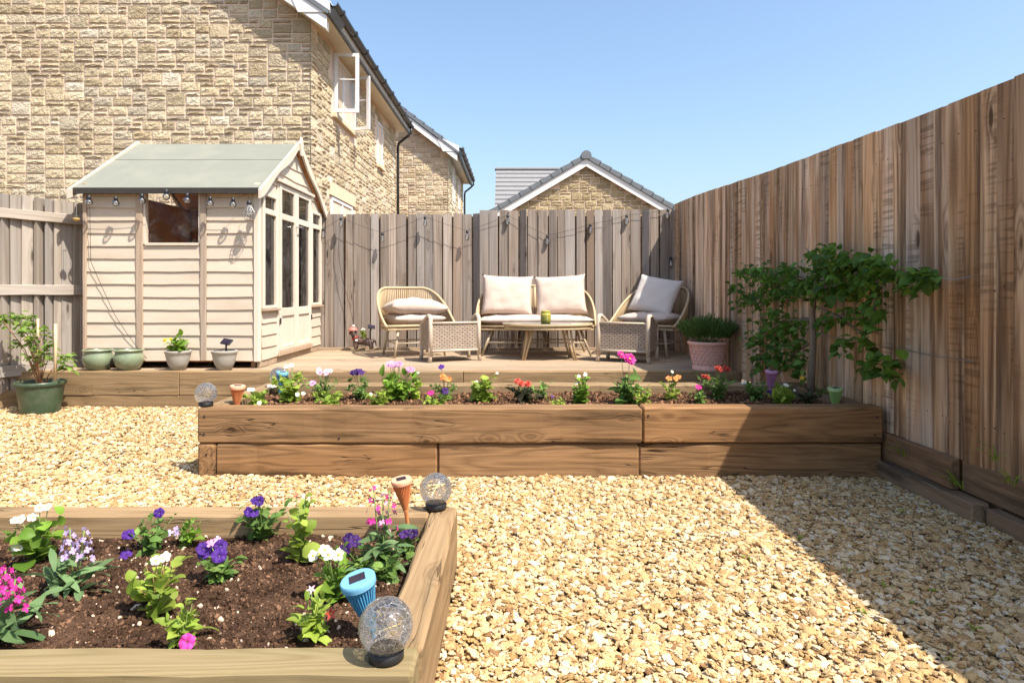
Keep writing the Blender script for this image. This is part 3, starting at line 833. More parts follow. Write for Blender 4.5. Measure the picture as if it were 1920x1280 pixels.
timber(fbd, 'sleeper', FB_X1 - 0.098, FB_X1 + 0.003, FB_Y0 + 0.102, FB_Y1 + 0.001, -0.01, FB_Z - 0.002, M['sleeper_pale'], 'Y', 123, 0.004, 0.009)
timber(fbd, 'sleeper', FB_X0, FB_X0 + 0.1, FB_Y0 + 0.102, FB_Y1 - 0.102, -0.01, FB_Z, M['sleeper_pale'], 'Y', 124, 0.004, 0.009)


def soil_bed(name, x0, x1, y0, y1, z, mat, label, amp, seed, nclod, big):
    nx, ny = int((x1 - x0) / 0.03), int((y1 - y0) / 0.03)
    mb = MB(); H = {}
    def hz(x, y):
        v = Vector((x * 3.1, y * 3.1, seed))
        h = mnoise.fractal(v, 0.8, 2.1, 5) * amp
        return z + h
    for j in range(ny + 1):
        for i in range(nx + 1):
            x = x0 + (x1 - x0) * i / nx; yy = y0 + (y1 - y0) * j / ny
            mb.v.append((x, yy, hz(x, yy)))
    for j in range(ny):
        for i in range(nx):
            a = j * (nx + 1) + i; mb.f.append((a, a + 1, a + nx + 2, a + nx + 1))
    o = mb.obj(name, mat, None, True); tag(o, label, 'soil', kind='stuff')
    rs = np.random.RandomState(seed)
    x = rs.uniform(x0 + 0.02, x1 - 0.02, nclod); yy = rs.uniform(y0 + 0.02, y1 - 0.02, nclod)
    sz = np.clip(rs.lognormal(math.log(big * 0.45), 0.55, nclod), 0.003, big * 1.6)
    zc = np.array([hz(a, b) for a, b in zip(x, yy)]) + sz * 0.12
    scatter(name + '_crumbs', np.stack([x, yy, zc], 1), rs.uniform(0, 6.28, (nclod, 3)), np.stack([sz * 1.2, sz, sz * 0.8], 1), mat, 8, 1.3, 1.3, 2, seed, label.replace('soil', 'soil crumbs'), 'soil')
    return hz


mid_h = soil_bed('soil', -1.72, 2.02, 3.75, 4.55, 0.322, M['soil_mid'], 'reddish crumbly soil in the long middle bed', 0.020, 5, 14000, 0.018)
front_h = soil_bed('soil', -2.28, -0.30, 1.48, 2.385, 0.140, M['soil'], 'dark crumbly soil in the near left bed', 0.016, 9, 26000, 0.010)

rs = np.random.RandomState(31); n = 420
x = rs.uniform(-1.9, -0.33, n); yy = rs.uniform(1.5, 2.36, n); sz = np.clip(rs.lognormal(math.log(0.006), 0.45, n), 0.003, 0.016)
scatter('soil_grit', np.stack([x, yy, np.array([front_h(a, b) for a, b in zip(x, yy)]) + 0.002], 1), rs.uniform(0, 6.28, (n, 3)), np.stack([sz * 1.3, sz, sz * 0.7], 1), M['pebble'], 5, 1.0, 1.0, 2, 3, 'pale grit scattered on the dark soil', 'grit')

# ================================================================ HOUSES
def stone_meshes(tag_, sizes, unit, mat, nv=4):
    """Rough faced blocks: front toward +Z, width X, height Y, origin at the lower left back corner."""
    out = {}
    for (w_, h_) in sizes:
        for v in range(nv):
            rnd = random.Random(hash((w_, h_, v)) & 0xffff)
            W = w_ * unit - 0.016; Hh = h_ * unit - 0.016; b = 0.010; T = 0.0165
            mb = MB()
            nx, ny = 4, 3
            mb.add([], [])
            grid = []
            for j in range(ny + 1):
                r = []
                for i in range(nx + 1):
                    x = b + (W - 2 * b) * i / nx; y = b + (Hh - 2 * b) * j / ny
                    edge = i in (0, nx) or j in (0, ny)
                    z = T + (rnd.uniform(-0.004, 0.001) if edge else rnd.uniform(-0.004, 0.013))
                    if edge: x += rnd.uniform(-0.004, 0.004); y += rnd.uniform(-0.004, 0.004)
                    elif True: x += rnd.uniform(-0.2, 0.2) * W / nx; y += rnd.uniform(-0.15, 0.15) * Hh / ny
                    r.append(len(mb.v)); mb.v.append((x, y, z))
                grid.append(r)
            for j in range(ny):
                for i in range(nx):
                    mb.f.append((grid[j][i], grid[j][i + 1], grid[j + 1][i + 1], grid[j + 1][i]))
            per = [grid[0][i] for i in range(nx + 1)] + [grid[j][nx] for j in range(1, ny + 1)] + [grid[ny][i] for i in range(nx - 1, -1, -1)] + [grid[j][0] for j in range(ny - 1, 0, -1)]
            base = []
            for pi in per:
                x, y, z = mb.v[pi]
                x2 = 0 if x < W * 0.12 else (W if x > W * 0.88 else x); y2 = 0 if y < Hh * 0.2 else (Hh if y > Hh * 0.8 else y)
                x2 += (rnd.uniform(-0.002, 0.002)); base.append(len(mb.v)); mb.v.append((x2, y2, -0.005))
            m = len(per)
            for i in range(m):
                j = (i + 1) % m
                mb.f.append((per[j], per[i], base[i], base[j]))
            out[(w_, h_, v)] = mb
    return out


SIZES = [(5, 2), (4, 2), (3, 2), (4, 1), (5, 1), (3, 1), (4, 3), (2, 1)]
UNIT = 0.0755


def pack(nu, nv, rnd):
    """Fill a grid of nu x nv units with blocks of mixed sizes."""
    occ = np.zeros((nv, nu), bool); res = []
    for j in range(nv):
        i = 0
        while i < nu:
            if occ[j, i]: i += 1; continue
            free = 1
            while i + free < nu and not occ[j, i + free] and free < 6: free += 1
            opts = []
            for (w_, h_), p in zip(SIZES, (5, 5, 3.6, 2.6, 1.8, 2.2, 0.8, 0.5)):
                if j + h_ > nv: continue
                if w_ > free: continue
                if free - w_ == 1: continue
                if occ[j:j + h_, i:i + w_].any(): continue
                opts.append(((w_, h_), p))
            if not opts:
                w_ = min(free, 5); h_ = 1
                if (w_, 1) not in SIZES: w_ = max(1, w_)
                s = (w_, 1)
            else:
                s = rnd.choices([o[0] for o in opts], [o[1] for o in opts])[0]
            occ[j:j + s[1], i:i + s[0]] = True
            res.append((i, j, s)); i += s[0]
    return res


STM = stone_meshes('s', SIZES + [(1, 1), (2, 2)], UNIT, None)
STM_ME = {}


def stone_wall(parent, origin, u, n, W, H, keep, mat, seed, score=None, limit=0, name='stone'):
    """Returns candidate stones [(score, size, variant, matrix)] for a wall; u runs along, n outward."""
    rnd = random.Random(seed)
    u = Vector(u); n = Vector(n); origin = Vector(origin); Z = Vector((0, 0, 1))
    out = []
    for i, j, (w_, h_) in pack(int(W / UNIT), int(H / UNIT), rnd):
        x = i * UNIT; z = j * UNIT
        if not keep(x, z, w_ * UNIT, h_ * UNIT): continue
        loc = origin + u * x + Z * z + n * rnd.uniform(-0.004, 0.006)
        m = basis(u, Z, n, loc)
        c = origin + u * (x + w_ * UNIT / 2) + Z * (z + h_ * UNIT / 2)
        px = c.x / c.y * FPX + HX; py = HY - (c.z - CAMZ) / c.y * FPX
        vis = -30 < px < 1950 and -20 < py < 420
        fac = abs(n.y) + 0.25 * abs(n.x)
        out.append(((w_ * h_ * fac / c.y ** 2 if vis else 0) * (score(c) if score else 1), (w_, h_), rnd.randint(0, 3), m))
    return out


def place_stones(parent, cands, mat, limit, rest_name='small_stones'):
    cands.sort(key=lambda t: -t[0])
    inv = Matrix.Translation(-Vector(parent.location))
    for sc_, s, v, m in cands[:limit]:
        key = (s, v, mat.name)
        if key not in STM_ME:
            me = STM[(s[0], s[1], v)].mesh('stone', False); me.materials.append(mat); STM_ME[key] = me
        o = bpy.data.objects.new('stone', STM_ME[key]); link(o, parent); o.matrix_local = inv @ m
    rest = MB()
    for sc_, s, v, m in cands[limit:]:
        src = STM[(s[0], s[1], v)]; mm = inv @ m
        rest.add([mm @ Vector(p) for p in src.v], src.f)
    if rest.v:
        o = rest.obj(rest_name, mat, parent); o['kind'] = 'stuff'


def slab(mb, a, b, c, d, th):
    """Four-cornered slab with thickness th downwards along its own normal."""
    a, b, c, d = map(Vector, (a, b, c, d)); n = (b - a).cross(d - a).normalized()
    if n.z < 0: n = -n
    lo = [p - n * th for p in (a, b, c, d)]
    return mb.add([a, b, c, d] + lo, [(0, 1, 2, 3), (7, 6, 5, 4), (0, 4, 5, 1), (1, 5, 6, 2), (2, 6, 7, 3), (3, 7, 4, 0)])


def window(parent, off, x, y0, y1, z0, z1, bars=1, rows=1, mat=None):
    """A white window in a wall facing +X (plane x)."""
    L = lambda p: p
    fr = MB(); t = 0.055
    ox, oy, oz = off
    fr.box(x - 0.03 - ox, x + 0.02 - ox, y0 - oy, y0 + t - oy, z0 - oz, z1 - oz)
    fr.box(x - 0.03 - ox, x + 0.02 - ox, y1 - t - oy, y1 - oy, z0 - oz, z1 - oz)
    fr.box(x - 0.03 - ox, x + 0.018 - ox, y0 + t - oy, y1 - t - oy, z0 - oz, z0 + t - oz)
    fr.box(x - 0.03 - ox, x + 0.018 - ox, y0 + t - oy, y1 - t - oy, z1 - t - oz, z1 - oz)
    for k in range(1, bars + 1):
        yy = y0 + (y1 - y0) * k / (bars + 1)
        fr.box(x - 0.03 - ox, x + 0.015 - ox, yy - 0.03 - oy, yy + 0.03 - oy, z0 + t - oz, z1 - t - oz)
    wo = fr.obj('window', M['upvc'], parent)
    pn = MB(); pn.box(x - 0.02 - ox, x - 0.002 - ox, y0 + t - oy, y1 - t - oy, z0 + t - oz, z1 - t - oz)
    pn.obj('pane', M['pane_dark'], wo)
    return wo


def house(name, label, X1, Y0, Y1, ZE, width, pitch, seed, mat, limit, stone_z0, left_vis, ztop, wins, gut_end=True, verge=0.25, eave=0.36):
    """Stone house whose gable faces the garden and whose eaves wall faces +X."""
    h = thing(name, label, 'house', (X1, Y0, 0)); off = (X1, Y0, 0)
    X0 = X1 - width; xr = (X0 + X1) / 2; tn = math.tan(pitch); ZR = ZE + tn * width / 2
    # mortar core with gable
    mb = MB(); d = 0.0
    prof = [(X0, -0.04), (X1, -0.04), (X1, ZE), (xr, ZR - 0.05), (X0, ZE)]
    mb.sweep([[(x - X1, 0.0, z) for x, z in prof], [(x - X1, Y1 - Y0, z) for x, z in prof]])
    mb.obj('wall', M['mortar'], h)
    cands = []
    ox = X1 - math.ceil((X1 - left_vis) / UNIT) * UNIT
    def keepg(x, z, w_, hh):
        xx = ox + x; zt = stone_z0 + z + hh
        lim = ZE + tn * (X1 - (xx + w_)) - 0.03
        return zt < lim + 0.2 and zt < ztop
    cands += stone_wall(h, (ox, Y0, stone_z0), (1, 0, 0), (0, -1, 0), X1 - ox + 1e-4, ztop - stone_z0, keepg, mat, seed)
    def keepr(x, z, w_, hh):
        y = Y0 + x; zz = stone_z0 + z
        if zz + hh > ZE - 0.01: return False
        for (a, b, c, d2) in wins:
            if y + w_ > a - 0.01 and y < b + 0.01 and zz + hh > c - 0.09 and zz < d2 + 0.01: return False
        return True
    cands += stone_wall(h, (X1, Y0 - 0.028, stone_z0), (0, 1, 0), (1, 0, 0), Y1 - Y0, ZE - stone_z0, keepr, mat, seed + 1)
    place_stones(h, cands, mat, limit)
    # roof: two slabs, tile courses show at the verge
    e = eave
    for sgn in (1, -1):
        rb = MB()
        xe = (X1 + e if sgn > 0 else X0 - e); ze = ZE - tn * 0.0 + 0.22 - tn * e + 0.02
        xe0 = xe; z_e = ZE + 0.20 - tn * (e) + tn * 0.0 + 0.05
        slab(rb, (xe - X1, -verge - 0.03, z_e), (xe - X1, Y1 - Y0 + 0.15, z_e), (xr - X1, Y1 - Y0 + 0.15, ZR + 0.25), (xr - X1, -verge - 0.03, ZR + 0.25), 0.06)
        rb.obj('roof_slope', M['tile'], h)
        vb = MB()    # verge board, white
        th = 0.2
        a = Vector((xe - X1 - sgn * 0.06, 0, z_e - 0.07)); b = Vector((xr - X1, 0, ZR + 0.18))
        ring = lambda y: [(a.x, y, a.z), (b.x, y, b.z), (b.x, y, b.z - th), (a.x, y, a.z - th)]
        vb.sweep([ring(-verge), ring(-verge + 0.03)]); vb.obj('verge_board', M['upvc'], h)
        vs_ = MB(); r2 = lambda y: [(a.x - sgn * .02, y, a.z - .03), (b.x, y, b.z - .03), (b.x, y, b.z - th + .02), (a.x - sgn * .02, y, a.z - th + .02)]
        vs_.sweep([r2(-verge + 0.031), r2(-0.036)]); vs_.obj('verge_soffit', M['soffit'], h)
    # box end, soffit, fascia, gutter on the +X side
    z_f = ZE + 0.06
    sb = MB(); sb.box(0.0, e - 0.03, -verge + 0.004, Y1 - Y0 + 0.1, ZE - 0.005, ZE + 0.012); sb.obj('soffit', M['soffit'], h)
    fb = MB(); fb.box(e - 0.03, e - 0.005, -verge + 0.002, Y1 - Y0 + 0.1, ZE - 0.012, ZE + 0.165); fb.obj('fascia', M['upvc'], h)
    be = MB(); ring = lambda y: [(-0.13, y, ZE - 0.012), (e - 0.004, y, ZE - 0.012), (e - 0.004, y, ZE + 0.15), (-0.1, y, ZE + 0.36), (-0.3, y, ZE + 0.36)]
    be.sweep([ring(-verge - 0.012), ring(-verge)]); be.obj('box_end', M['upvc'], h)
    gx = e + 0.055; gz = ZE + 0.14
    gb = MB(); rings = []
    for y in (-verge, Y1 - Y0 + 0.12):
        rings.append([(gx + 0.062 * math.cos(a), y, gz + 0.062 * math.sin(a)) for a in [math.pi * (1 + k / 10) for k in range(11)]] + [(gx + 0.055 * math.cos(a), y, gz + 0.055 * math.sin(a)) for a in [math.pi * (2 - k / 10) for k in range(11)]])
    gb.sweep(rings); gt = gb.obj('gutter', M['gutter'], h)
    y = 0.1
    while y < Y1 - Y0:
        bk = MB(); rr = []
        for yy in (y, y + 0.07):
            rr.append([(gx + 0.072 * math.cos(a), yy, gz + 0.072 * math.sin(a)) for a in [math.pi * (1 + k / 8) for k in range(9)]] + [(gx + 0.072, yy, gz + 0.03), (gx - 0.072, yy, gz + 0.03)])
        bk.sweep(rr); bk.obj('bracket', M['gutter'], gt); y += 0.82
    if gut_end:
        dp = MB(); yb = Y1 - Y0 - 0.05
        dp.tube([(gx, yb, gz - 0.05), (gx, yb, gz - 0.2), (gx - 0.1, yb, gz - 0.30), (0.09, yb, gz - 0.48), (0.07, yb, gz - 0.6), (0.07, yb, 0.0)], 0.036, 8)
        dp.obj('downpipe', M['gutter'], h, True)
    return h, off


W1 = [(11.15, 12.5, 4.15, 5.2), (14.75, 15.3, 3.98, 4.97), (11.05, 12.45, 1.3, 2.68)]
h1, off1 = house('house', 'large buff stone house gable behind the shed', -3.17, 10.0, 17.05, 5.30, 9.4, R(34), 3, M['stone'], 300, 1.9, -8.75, 6.3, W1)
for i, (a, b, c, d) in enumerate(W1):
    window(h1, off1, -3.17, a, b, c, d, 1 if i != 1 else 0)
    sl = MB(); sl.bbox(0.0, 0.075, a - 0.06 - 10, b + 0.06 - 10, c - 0.085, c - 0.004); sl.obj('sill', M['lintel'], h1)
ltl = MB(); ltl.bbox(0.0, 0.034, 10.92 - 10, 12.62 - 10, 2.69, 2.90, 0.003); ltl.obj('lintel', M['lintel'], h1)
# the two open casements of the first floor window
def casement(parent, hinge, ang, wdt, hgt):
    mb = MB(); t = 0.06
    mb.box(0, t, -0.022, 0.022, 0, hgt); mb.box(wdt - t, wdt, -0.022, 0.022, 0, hgt)
    mb.box(t, wdt - t, -0.02, 0.02, 0, t); mb.box(t, wdt - t, -0.02, 0.02, hgt - t, hgt); mb.box(t, wdt - t, -0.008, 0.008, hgt * 0.55, hgt * 0.55 + 0.02)
    o = mb.obj('casement', M['upvc'], parent); o.location = hinge; o.rotation_euler = (0, 0, ang)
    p = MB(); p.box(t, wdt - t, -0.005, 0.005, t, hgt - t); p.obj('pane', M['glass'], o)
casement(h1, (0.03, 1.16, 4.16), R(4), 0.42, 1.03)
casement(h1, (0.03, 2.46, 4.16), R(-18), 0.36, 1.03)

h2, off2 = house('house', 'smaller stone house gable just right of the black downpipe', -2.03, 19.5, 25.1, 5.25, 8.0, R(37), 8, M['stone'], 150, 3.2, -4.3, 6.6, [(21.0, 21.7, 4.0, 5.1), (23.0, 23.7, 4.0, 5.1)])
for a, b, c, d in ((21.0, 21.7, 4.0, 5.1), (23.0, 23.7, 4.0, 5.1)):
    window(h2, off2, -2.03, a, b, c, d, 0)
# tiles along the second house's verge
def verge_tiles(parent, a, b, n, y0, y1, mat, w_=0.34, th=0.05):
    a = Vector(a); b = Vector(b); d = (b - a) / n; u = d.normalized(); nn = Vector((-u.z, 0, u.x))
    if nn.z < 0: nn = -nn
    for i in range(n):
        p = a + d * i
        mb = MB()
        ring = lambda y, s=0.0: [tuple(p + Vector((0, y, 0)) - nn * 0.07), tuple(p + d * 1.06 + Vector((0, y, 0)) - nn * 0.07), tuple(p + d * 1.06 + nn * 0.03 + Vector((0, y, 0))), tuple(p + nn * 0.062 + Vector((0, y, 0)))]
        mb.sweep([ring(y0), ring(y1)]); mb.obj('verge_tile', mat, parent)
zE2 = 5.25 + 0.20 - math.tan(R(37)) * 0.36 + 0.05
verge_tiles(h2, (0.38, 0, zE2 + 0.01), (0.38 - 2.2, 0, zE2 + 0.01 + math.tan(R(37)) * 2.2), 8, -0.21, 0.4, M['tile'])
zE1 = 5.30 + 0.20 - math.tan(R(34)) * 0.36 + 0.05
verge_tiles(h1, (0.38, 0, zE1 + 0.01), (0.38 - 1.2, 0, zE1 + 0.01 + math.tan(R(34)) * 1.2), 4, -0.21, 0.4, M['tile'])

# garage
GY = 17.0
ap = P(1098, 298, GY); gl = P(922, 402, GY); gr = P(1262, 396, GY)
gh = thing('garage', 'low stone gable with grey roof and white bargeboards beyond the fence', 'garage', (ap.x, GY, 0))
sl = (ap.z - gl.z) / (ap.x - gl.x)
half = 3.1; zE = ap.z - sl * half
mb = MB(); prof = [(-half, -0.04), (half, -0.04), (half, zE), (0, ap.z - 0.06), (-half, zE)]
mb.sweep([[(x, 0, z) for x, z in prof], [(x, 6.0, z) for x, z in prof]]); mb.obj('wall', M['mortar'], gh)
z0 = 2.7
ox = ap.x - half
cg = stone_wall(gh, (ox, GY, z0), (1, 0, 0), (0, -1, 0), 2 * half, ap.z - z0, lambda x, z, w_, hh: z0 + z + hh < ap.z - sl * max(abs(x - half), abs(x + w_ - half)) - 0.05, M['stone_far'], 44)
place_stones(gh, cg, M['stone_far'], 220)
for sgn in (-1, 1):
    rb = MB(); slab(rb, (sgn * (half + 0.3), -0.12, zE - sl * 0.3 + 0.06), (sgn * (half + 0.3), 6.2, zE - sl * 0.3 + 0.06), (0, 6.2, ap.z + 0.06), (0, -0.12, ap.z + 0.06), 0.07)
    rb.obj('roof_slope', M['tile'], gh)
    vb = MB(); a = Vector((sgn * (half + 0.3), 0, zE - sl * 0.3 - 0.02)); b = Vector((0, 0, ap.z - 0.02))
    ring = lambda y: [(a.x, y, a.z), (b.x, y, b.z), (b.x, y, b.z - 0.2), (a.x, y, a.z - 0.2)]
    vb.sweep([ring(-0.13), ring(-0.10)]); vb.obj('bargeboard', M['upvc'], gh)
    verge_tiles(gh, (sgn * (half + 0.32), 0, zE - sl * 0.32 + 0.07), (sgn * 0.1, 0, ap.z + 0.07 - sl * 0.1), 12, -0.17, 0.25, M['tile'])
rt = MB(); rt.sweep([[(0.14 * math.cos(a), y, ap.z + 0.06 + 0.13 * math.sin(a)) for a in [math.pi * (1.25 - 1.5 * k / 7) for k in range(8)]] for y in (-0.19, 6.2)])
rt.obj('ridge_tile', M['tile'], gh)
# far roof
FY = 28.0
a = P(926, 398, FY); b = P(926, 318, FY + 3)
c = P(1075, 318, FY + 3)
fr_ = thing('house', 'far brown tiled roof left of the garage gable', 'house', (a.x, FY, 0))
wdt = c.x - a.x
zb = 3.2; zt = b.z
for i in range(16):
    t0 = i / 16; t1 = (i + 1) / 16
    mb = MB(); y0 = 3.0 * t0; y1 = 3.0 * t1 + 0.05; za = zb + (zt - zb) * t0; zc = zb + (zt - zb) * t1
    mb.add([(0, y0 - 0.02, za + 0.035), (wdt, y0 - 0.02, za + 0.035), (wdt, y1, zc + 0.02), (0, y1, zc + 0.02), (0, y0 - 0.02, za - 0.03), (wdt, y0 - 0.02, za - 0.03), (wdt, y1, zc - 0.03), (0, y1, zc - 0.03)],
           [(0, 1, 2, 3), (4, 7, 6, 5), (0, 4, 5, 1), (1, 5, 6, 2), (2, 6, 7, 3), (3, 7, 4, 0)])
    mb.obj('tile_course', M['tile_far'], fr_)
rt = MB(); rt.tube([(-0.05, 3.0, zt + 0.02), (wdt + 0.05, 3.0, zt + 0.02)], 0.09, 8); rt.obj('ridge_tile', M['tile_far'], fr_)
wl = MB(); wl.box(0.15, wdt - 0.15, 0.3, 5.5, -0.04, zb - 0.05); wl.obj('wall', M['stone_far'], fr_)
bk = MB(); slab(bk, (0, 6.0, zb), (wdt, 6.0, zb), (wdt, 3.03, zt), (0, 3.03, zt), 0.06); bk.obj('roof_slope', M['tile_far'], fr_)

# ================================================================ SHED
SX, SY, SZ = -4.08, 6.12, DECK_Z
SW, SD = 1.63, 1.93
shed = thing('summer_shed', 'cream wooden shed with grey felt roof and glazed double doors', 'shed', (SX, SY, SZ))


def sbox(name, mat, x0, x1, y0, y1, z0, z1, parent=None, b=0.003):
    mb = MB(); mb.bbox(x0, x1, y0, y1, z0, z1, b)
    return mb.obj(name, mat, parent or shed)


def lap_board(parent, a, b, z0, h, n, mat, seed, tlow=0.022, name='lap_board'):
    """Overlapping cladding board from a to b (x,y) with a slightly waney thick lower edge."""
    a = Vector((a[0], a[1], 0)); b = Vector((b[0], b[1], 0)); L = (b - a).length; u = (b - a).normalized(); n = Vector(n)
    rnd = random.Random(seed)
    mb = MB(); rings = []; seg = max(2, min(6, int(L / 0.09)))
    ph = rnd.uniform(0, 6)
    for i in range(seg + 1):
        x = L * i / seg; e = 0.002 * math.sin(x * 7 + ph) + rnd.uniform(-0.0016, 0.0016)
        rings.append([(x, -0.012 + e, 0.0), (x, -0.012 + e, tlow), (x, h + 0.01, 0.008), (x, h + 0.01, 0.0)])
    mb.sweep(rings)
    o = mk(name, mb.mesh(name), mat, parent)
    o.matrix_local = basis(u, Vector((0, 0, 1)), n, Vector((a.x, a.y, z0)))
    return o


PITCH = 0.1215
Z0 = 0.085
# interior shell: bare boards lining the back and the sides, floor
inner = MB()
for i in range(14):
    z = Z0 + i * 0.12
    bd = MB(); bd.box(0.03, SW - 0.03, SD - 0.045, SD - 0.03, z, z + 0.117); bd.obj('inner_board', M['shed_inside'], shed)
bd = MB(); bd.box(0.02, 0.035, 0.03, SD - 0.05, Z0, 1.72); bd.obj('inner_wall', M['shed_inside'], shed)
bd = MB(); bd.box(0.02, SW - 0.02, 0.02, SD - 0.03, 0.06, 0.085); bd.obj('floor', M['shed_inside'], shed)
for x in (0.07, 0.55, 1.1):
    bd = MB(); bd.box(x, x + 0.04, SD - 0.085, SD - 0.046, Z0, 1.75); bd.obj('stud', M['shed_inside'], shed)
br = MB(); br.tube([(0.9, SD - 0.10, 0.45), (1.5, SD - 0.10, 1.35)], 0.025, 4); br.obj('brace', M['shed_inside'], shed)
for x, y in ((0.02, 0.02), (0.8, 0.02), (SW - 0.08, 0.02), (0.02, SD - 0.1), (SW - 0.08, SD - 0.1)):
    sbox('bearer', M['gravelboard'], x, x + 0.06, y, y + 0.08, 0.0, 0.058)

# front wall in three panels
B1 = (0.474, 0.538); B2 = (1.087, 1.143)
WZ0, WZ1 = 1.185, 1.70
for i in range(14):
    z = Z0 + i * PITCH
    if z > 1.72: break
    hh = min(PITCH, 1.745 - z)
    lap_board(shed, (0.0, 0.0), (B1[0], 0.0), z, hh, (0, -1, 0), M['shed'], 200 + i)
    if z < WZ0 - 0.05: lap_board(shed, (B1[1], 0.0), (B2[0], 0.0), z, min(hh, WZ0 - z - 0.012), (0, -1, 0), M['shed'], 230 + i)
    lap_board(shed, (B2[1], 0.0), (SW - 0.03, 0.0), z, hh, (0, -1, 0), M['shed'], 260 + i)
for a, b in (B1, B2):
    o = mk('batten', plank_mesh(1.67, b - a, 0.03, 10, 0.003, 0.004, int(a * 100)), M['batten'], shed)
    o.matrix_local = basis((0, 0, 1), (-1, 0, 0), (0, -1, 0), Vector(((a + b) / 2, -0.002, Z0 - 0.01)))
for x0, x1 in ((-0.03, 0.004), (SW - 0.032, SW + 0.022)):
    o = mk('corner_trim', plank_mesh(1.70, x1 - x0, 0.05, 8, 0.002, 0.004, int(x1 * 90)), M['batten'] if x0 < 0 else M['shed_trim'], shed)
    o.matrix_local = basis((0, 0, 1), (-1, 0, 0), (0, -1, 0), Vector(((x0 + x1) / 2, 0.015, Z0 - 0.02)))
fw = MB()
fw.box(B1[1], B1[1] + 0.022, -0.02, 0.03, WZ0, WZ1); fw.box(B2[0] - 0.022, B2[0], -0.02, 0.03, WZ0, WZ1)
fw.box(B1[1] + 0.022, B2[0] - 0.022, -0.03, 0.03, WZ0 - 0.012, WZ0 + 0.012)
wfr = fw.obj('window', M['shed_trim'], shed)
# creased plastic pane
mb = MB(); nx, nz = 20, 18
rnd = random.Random(3)
for j in range(nz + 1):
    for i in range(nx + 1):
        x = B1[1] + 0.022 + (B2[0] - B1[1] - 0.044) * i / nx; z = WZ0 + 0.012 + (WZ1 - WZ0 - 0.012) * j / nz
        dgn = (x - 0.75) * 0.75 + (z - 1.45) * 0.6
        y = 0.0 + 0.012 * math.sin(dgn * 28) * math.exp(-abs((x - 0.8) - (1.45 - z) * 0.8) * 5) + 0.004 * mnoise.noise((x * 9, z * 9, 1))
        mb.v.append((x, y, z))
for j in range(nz):
    for i in range(nx):
        a = j * (nx + 1) + i; mb.f.append((a, a + 1, a + nx + 2, a + nx + 1))
mb.obj('pane', M['plastic_sheet'], wfr, True)

# back wall outside
bw = MB(); bw.box(0.0, SW, SD - 0.028, SD, Z0, 1.75); bw.obj('back_wall', M['shed'], shed)
bw = MB(); bw.box(-0.004, 0.018, 0.03, SD - 0.03, Z0, 1.75); bw.obj('left_wall', M['shed'], shed)

# gable wall facing +X ; y runs along the wall
GX = SW
RZ = 2.36; RY = SD / 2; EZ = 1.72
tnr = (RZ - EZ) / (RY + 0.08)
def gable_limit(y): return RZ - 0.06 - tnr * abs(y - RY)
D0, D1 = 0.445, 1.485
for side, (ya, yb) in enumerate(((0.04, D0 - 0.02), (D1 + 0.02, SD - 0.03))):
    for i in range(5):
        z = Z0 + i * PITCH * 0.96
        h_ = min(PITCH * 0.96, 0.545 - z)
        if h_ > 0.02: lap_board(shed, (GX, ya), (GX, yb), z, h_, (1, 0, 0), M['shed'], 300 + i + side * 20)
    # glazed side light: frame, transom, two panes
    wz = (0.565, 1.70)
    fr = MB(); t = 0.045
    fr.bbox(GX - 0.02, GX + 0.035, ya, ya + t, wz[0], wz[1]); fr.bbox(GX - 0.02, GX + 0.035, yb - t, yb, wz[0], wz[1])
    for za, zb2 in ((wz[0], wz[0] + 0.03), (1.49, 1.545), (wz[1] - 0.035, wz[1])):
        fr.bbox(GX - 0.018, GX + 0.032, ya + t, yb - t, za, zb2)
    so = fr.obj('side_window', M['shed_trim'], shed)
    for za, zb2 in ((wz[0] + 0.03, 1.49), (1.545, wz[1] - 0.035)):
        pn = MB(); pn.box(GX + 0.002, GX + 0.006, ya + t, yb - t, za, zb2); pn.obj('pane', M['glass'], so)
    sl_ = MB(); sl_.bbox(GX - 0.01, GX + 0.06, ya - 0.01, yb + 0.01, 0.542, 0.563); sl_.obj('sill', M['batten'], so)
    lap_board(shed, (GX, ya), (GX, yb), 1.705, 0.16, (1, 0, 0), M['shed'], 360 + side) if False else None
# gable boards above, cut to the slope
rnd = random.Random(9)
z = 1.70; k = 0
while z < RZ - 0.12:
    hh = 0.135
    half_lo = min(RY - 0.03, (RZ - 0.05 - z) / tnr); half_hi = max(0.02, (RZ - 0.05 - (z + hh)) / tnr)
    half_hi = min(half_hi, half_lo)
    for (ya, yb) in ([(RY - half_lo, D0 - 0.02), (D1 + 0.02, RY + half_lo)] if z < 1.80 else [(RY - half_lo, RY + half_lo)]):
        mb = MB(); n_ = 8; rings = []
        for i in range(n_ + 1):
            y = ya + (yb - ya) * i / n_
            top = min(z + hh + 0.01, RZ - 0.05 - tnr * abs(y - RY))
            lo_ = z - 0.012 + 0.006 * math.sin(y * 9 + k)
            top = max(top, lo_ + 0.004)
            rings.append([(GX, y, lo_), (GX + 0.022, y, lo_), (GX + 0.008, y, top), (GX, y, top)])
        mb.sweep(rings); mb.obj('lap_board', M['shed'], shed)
    z += 0.13; k += 1
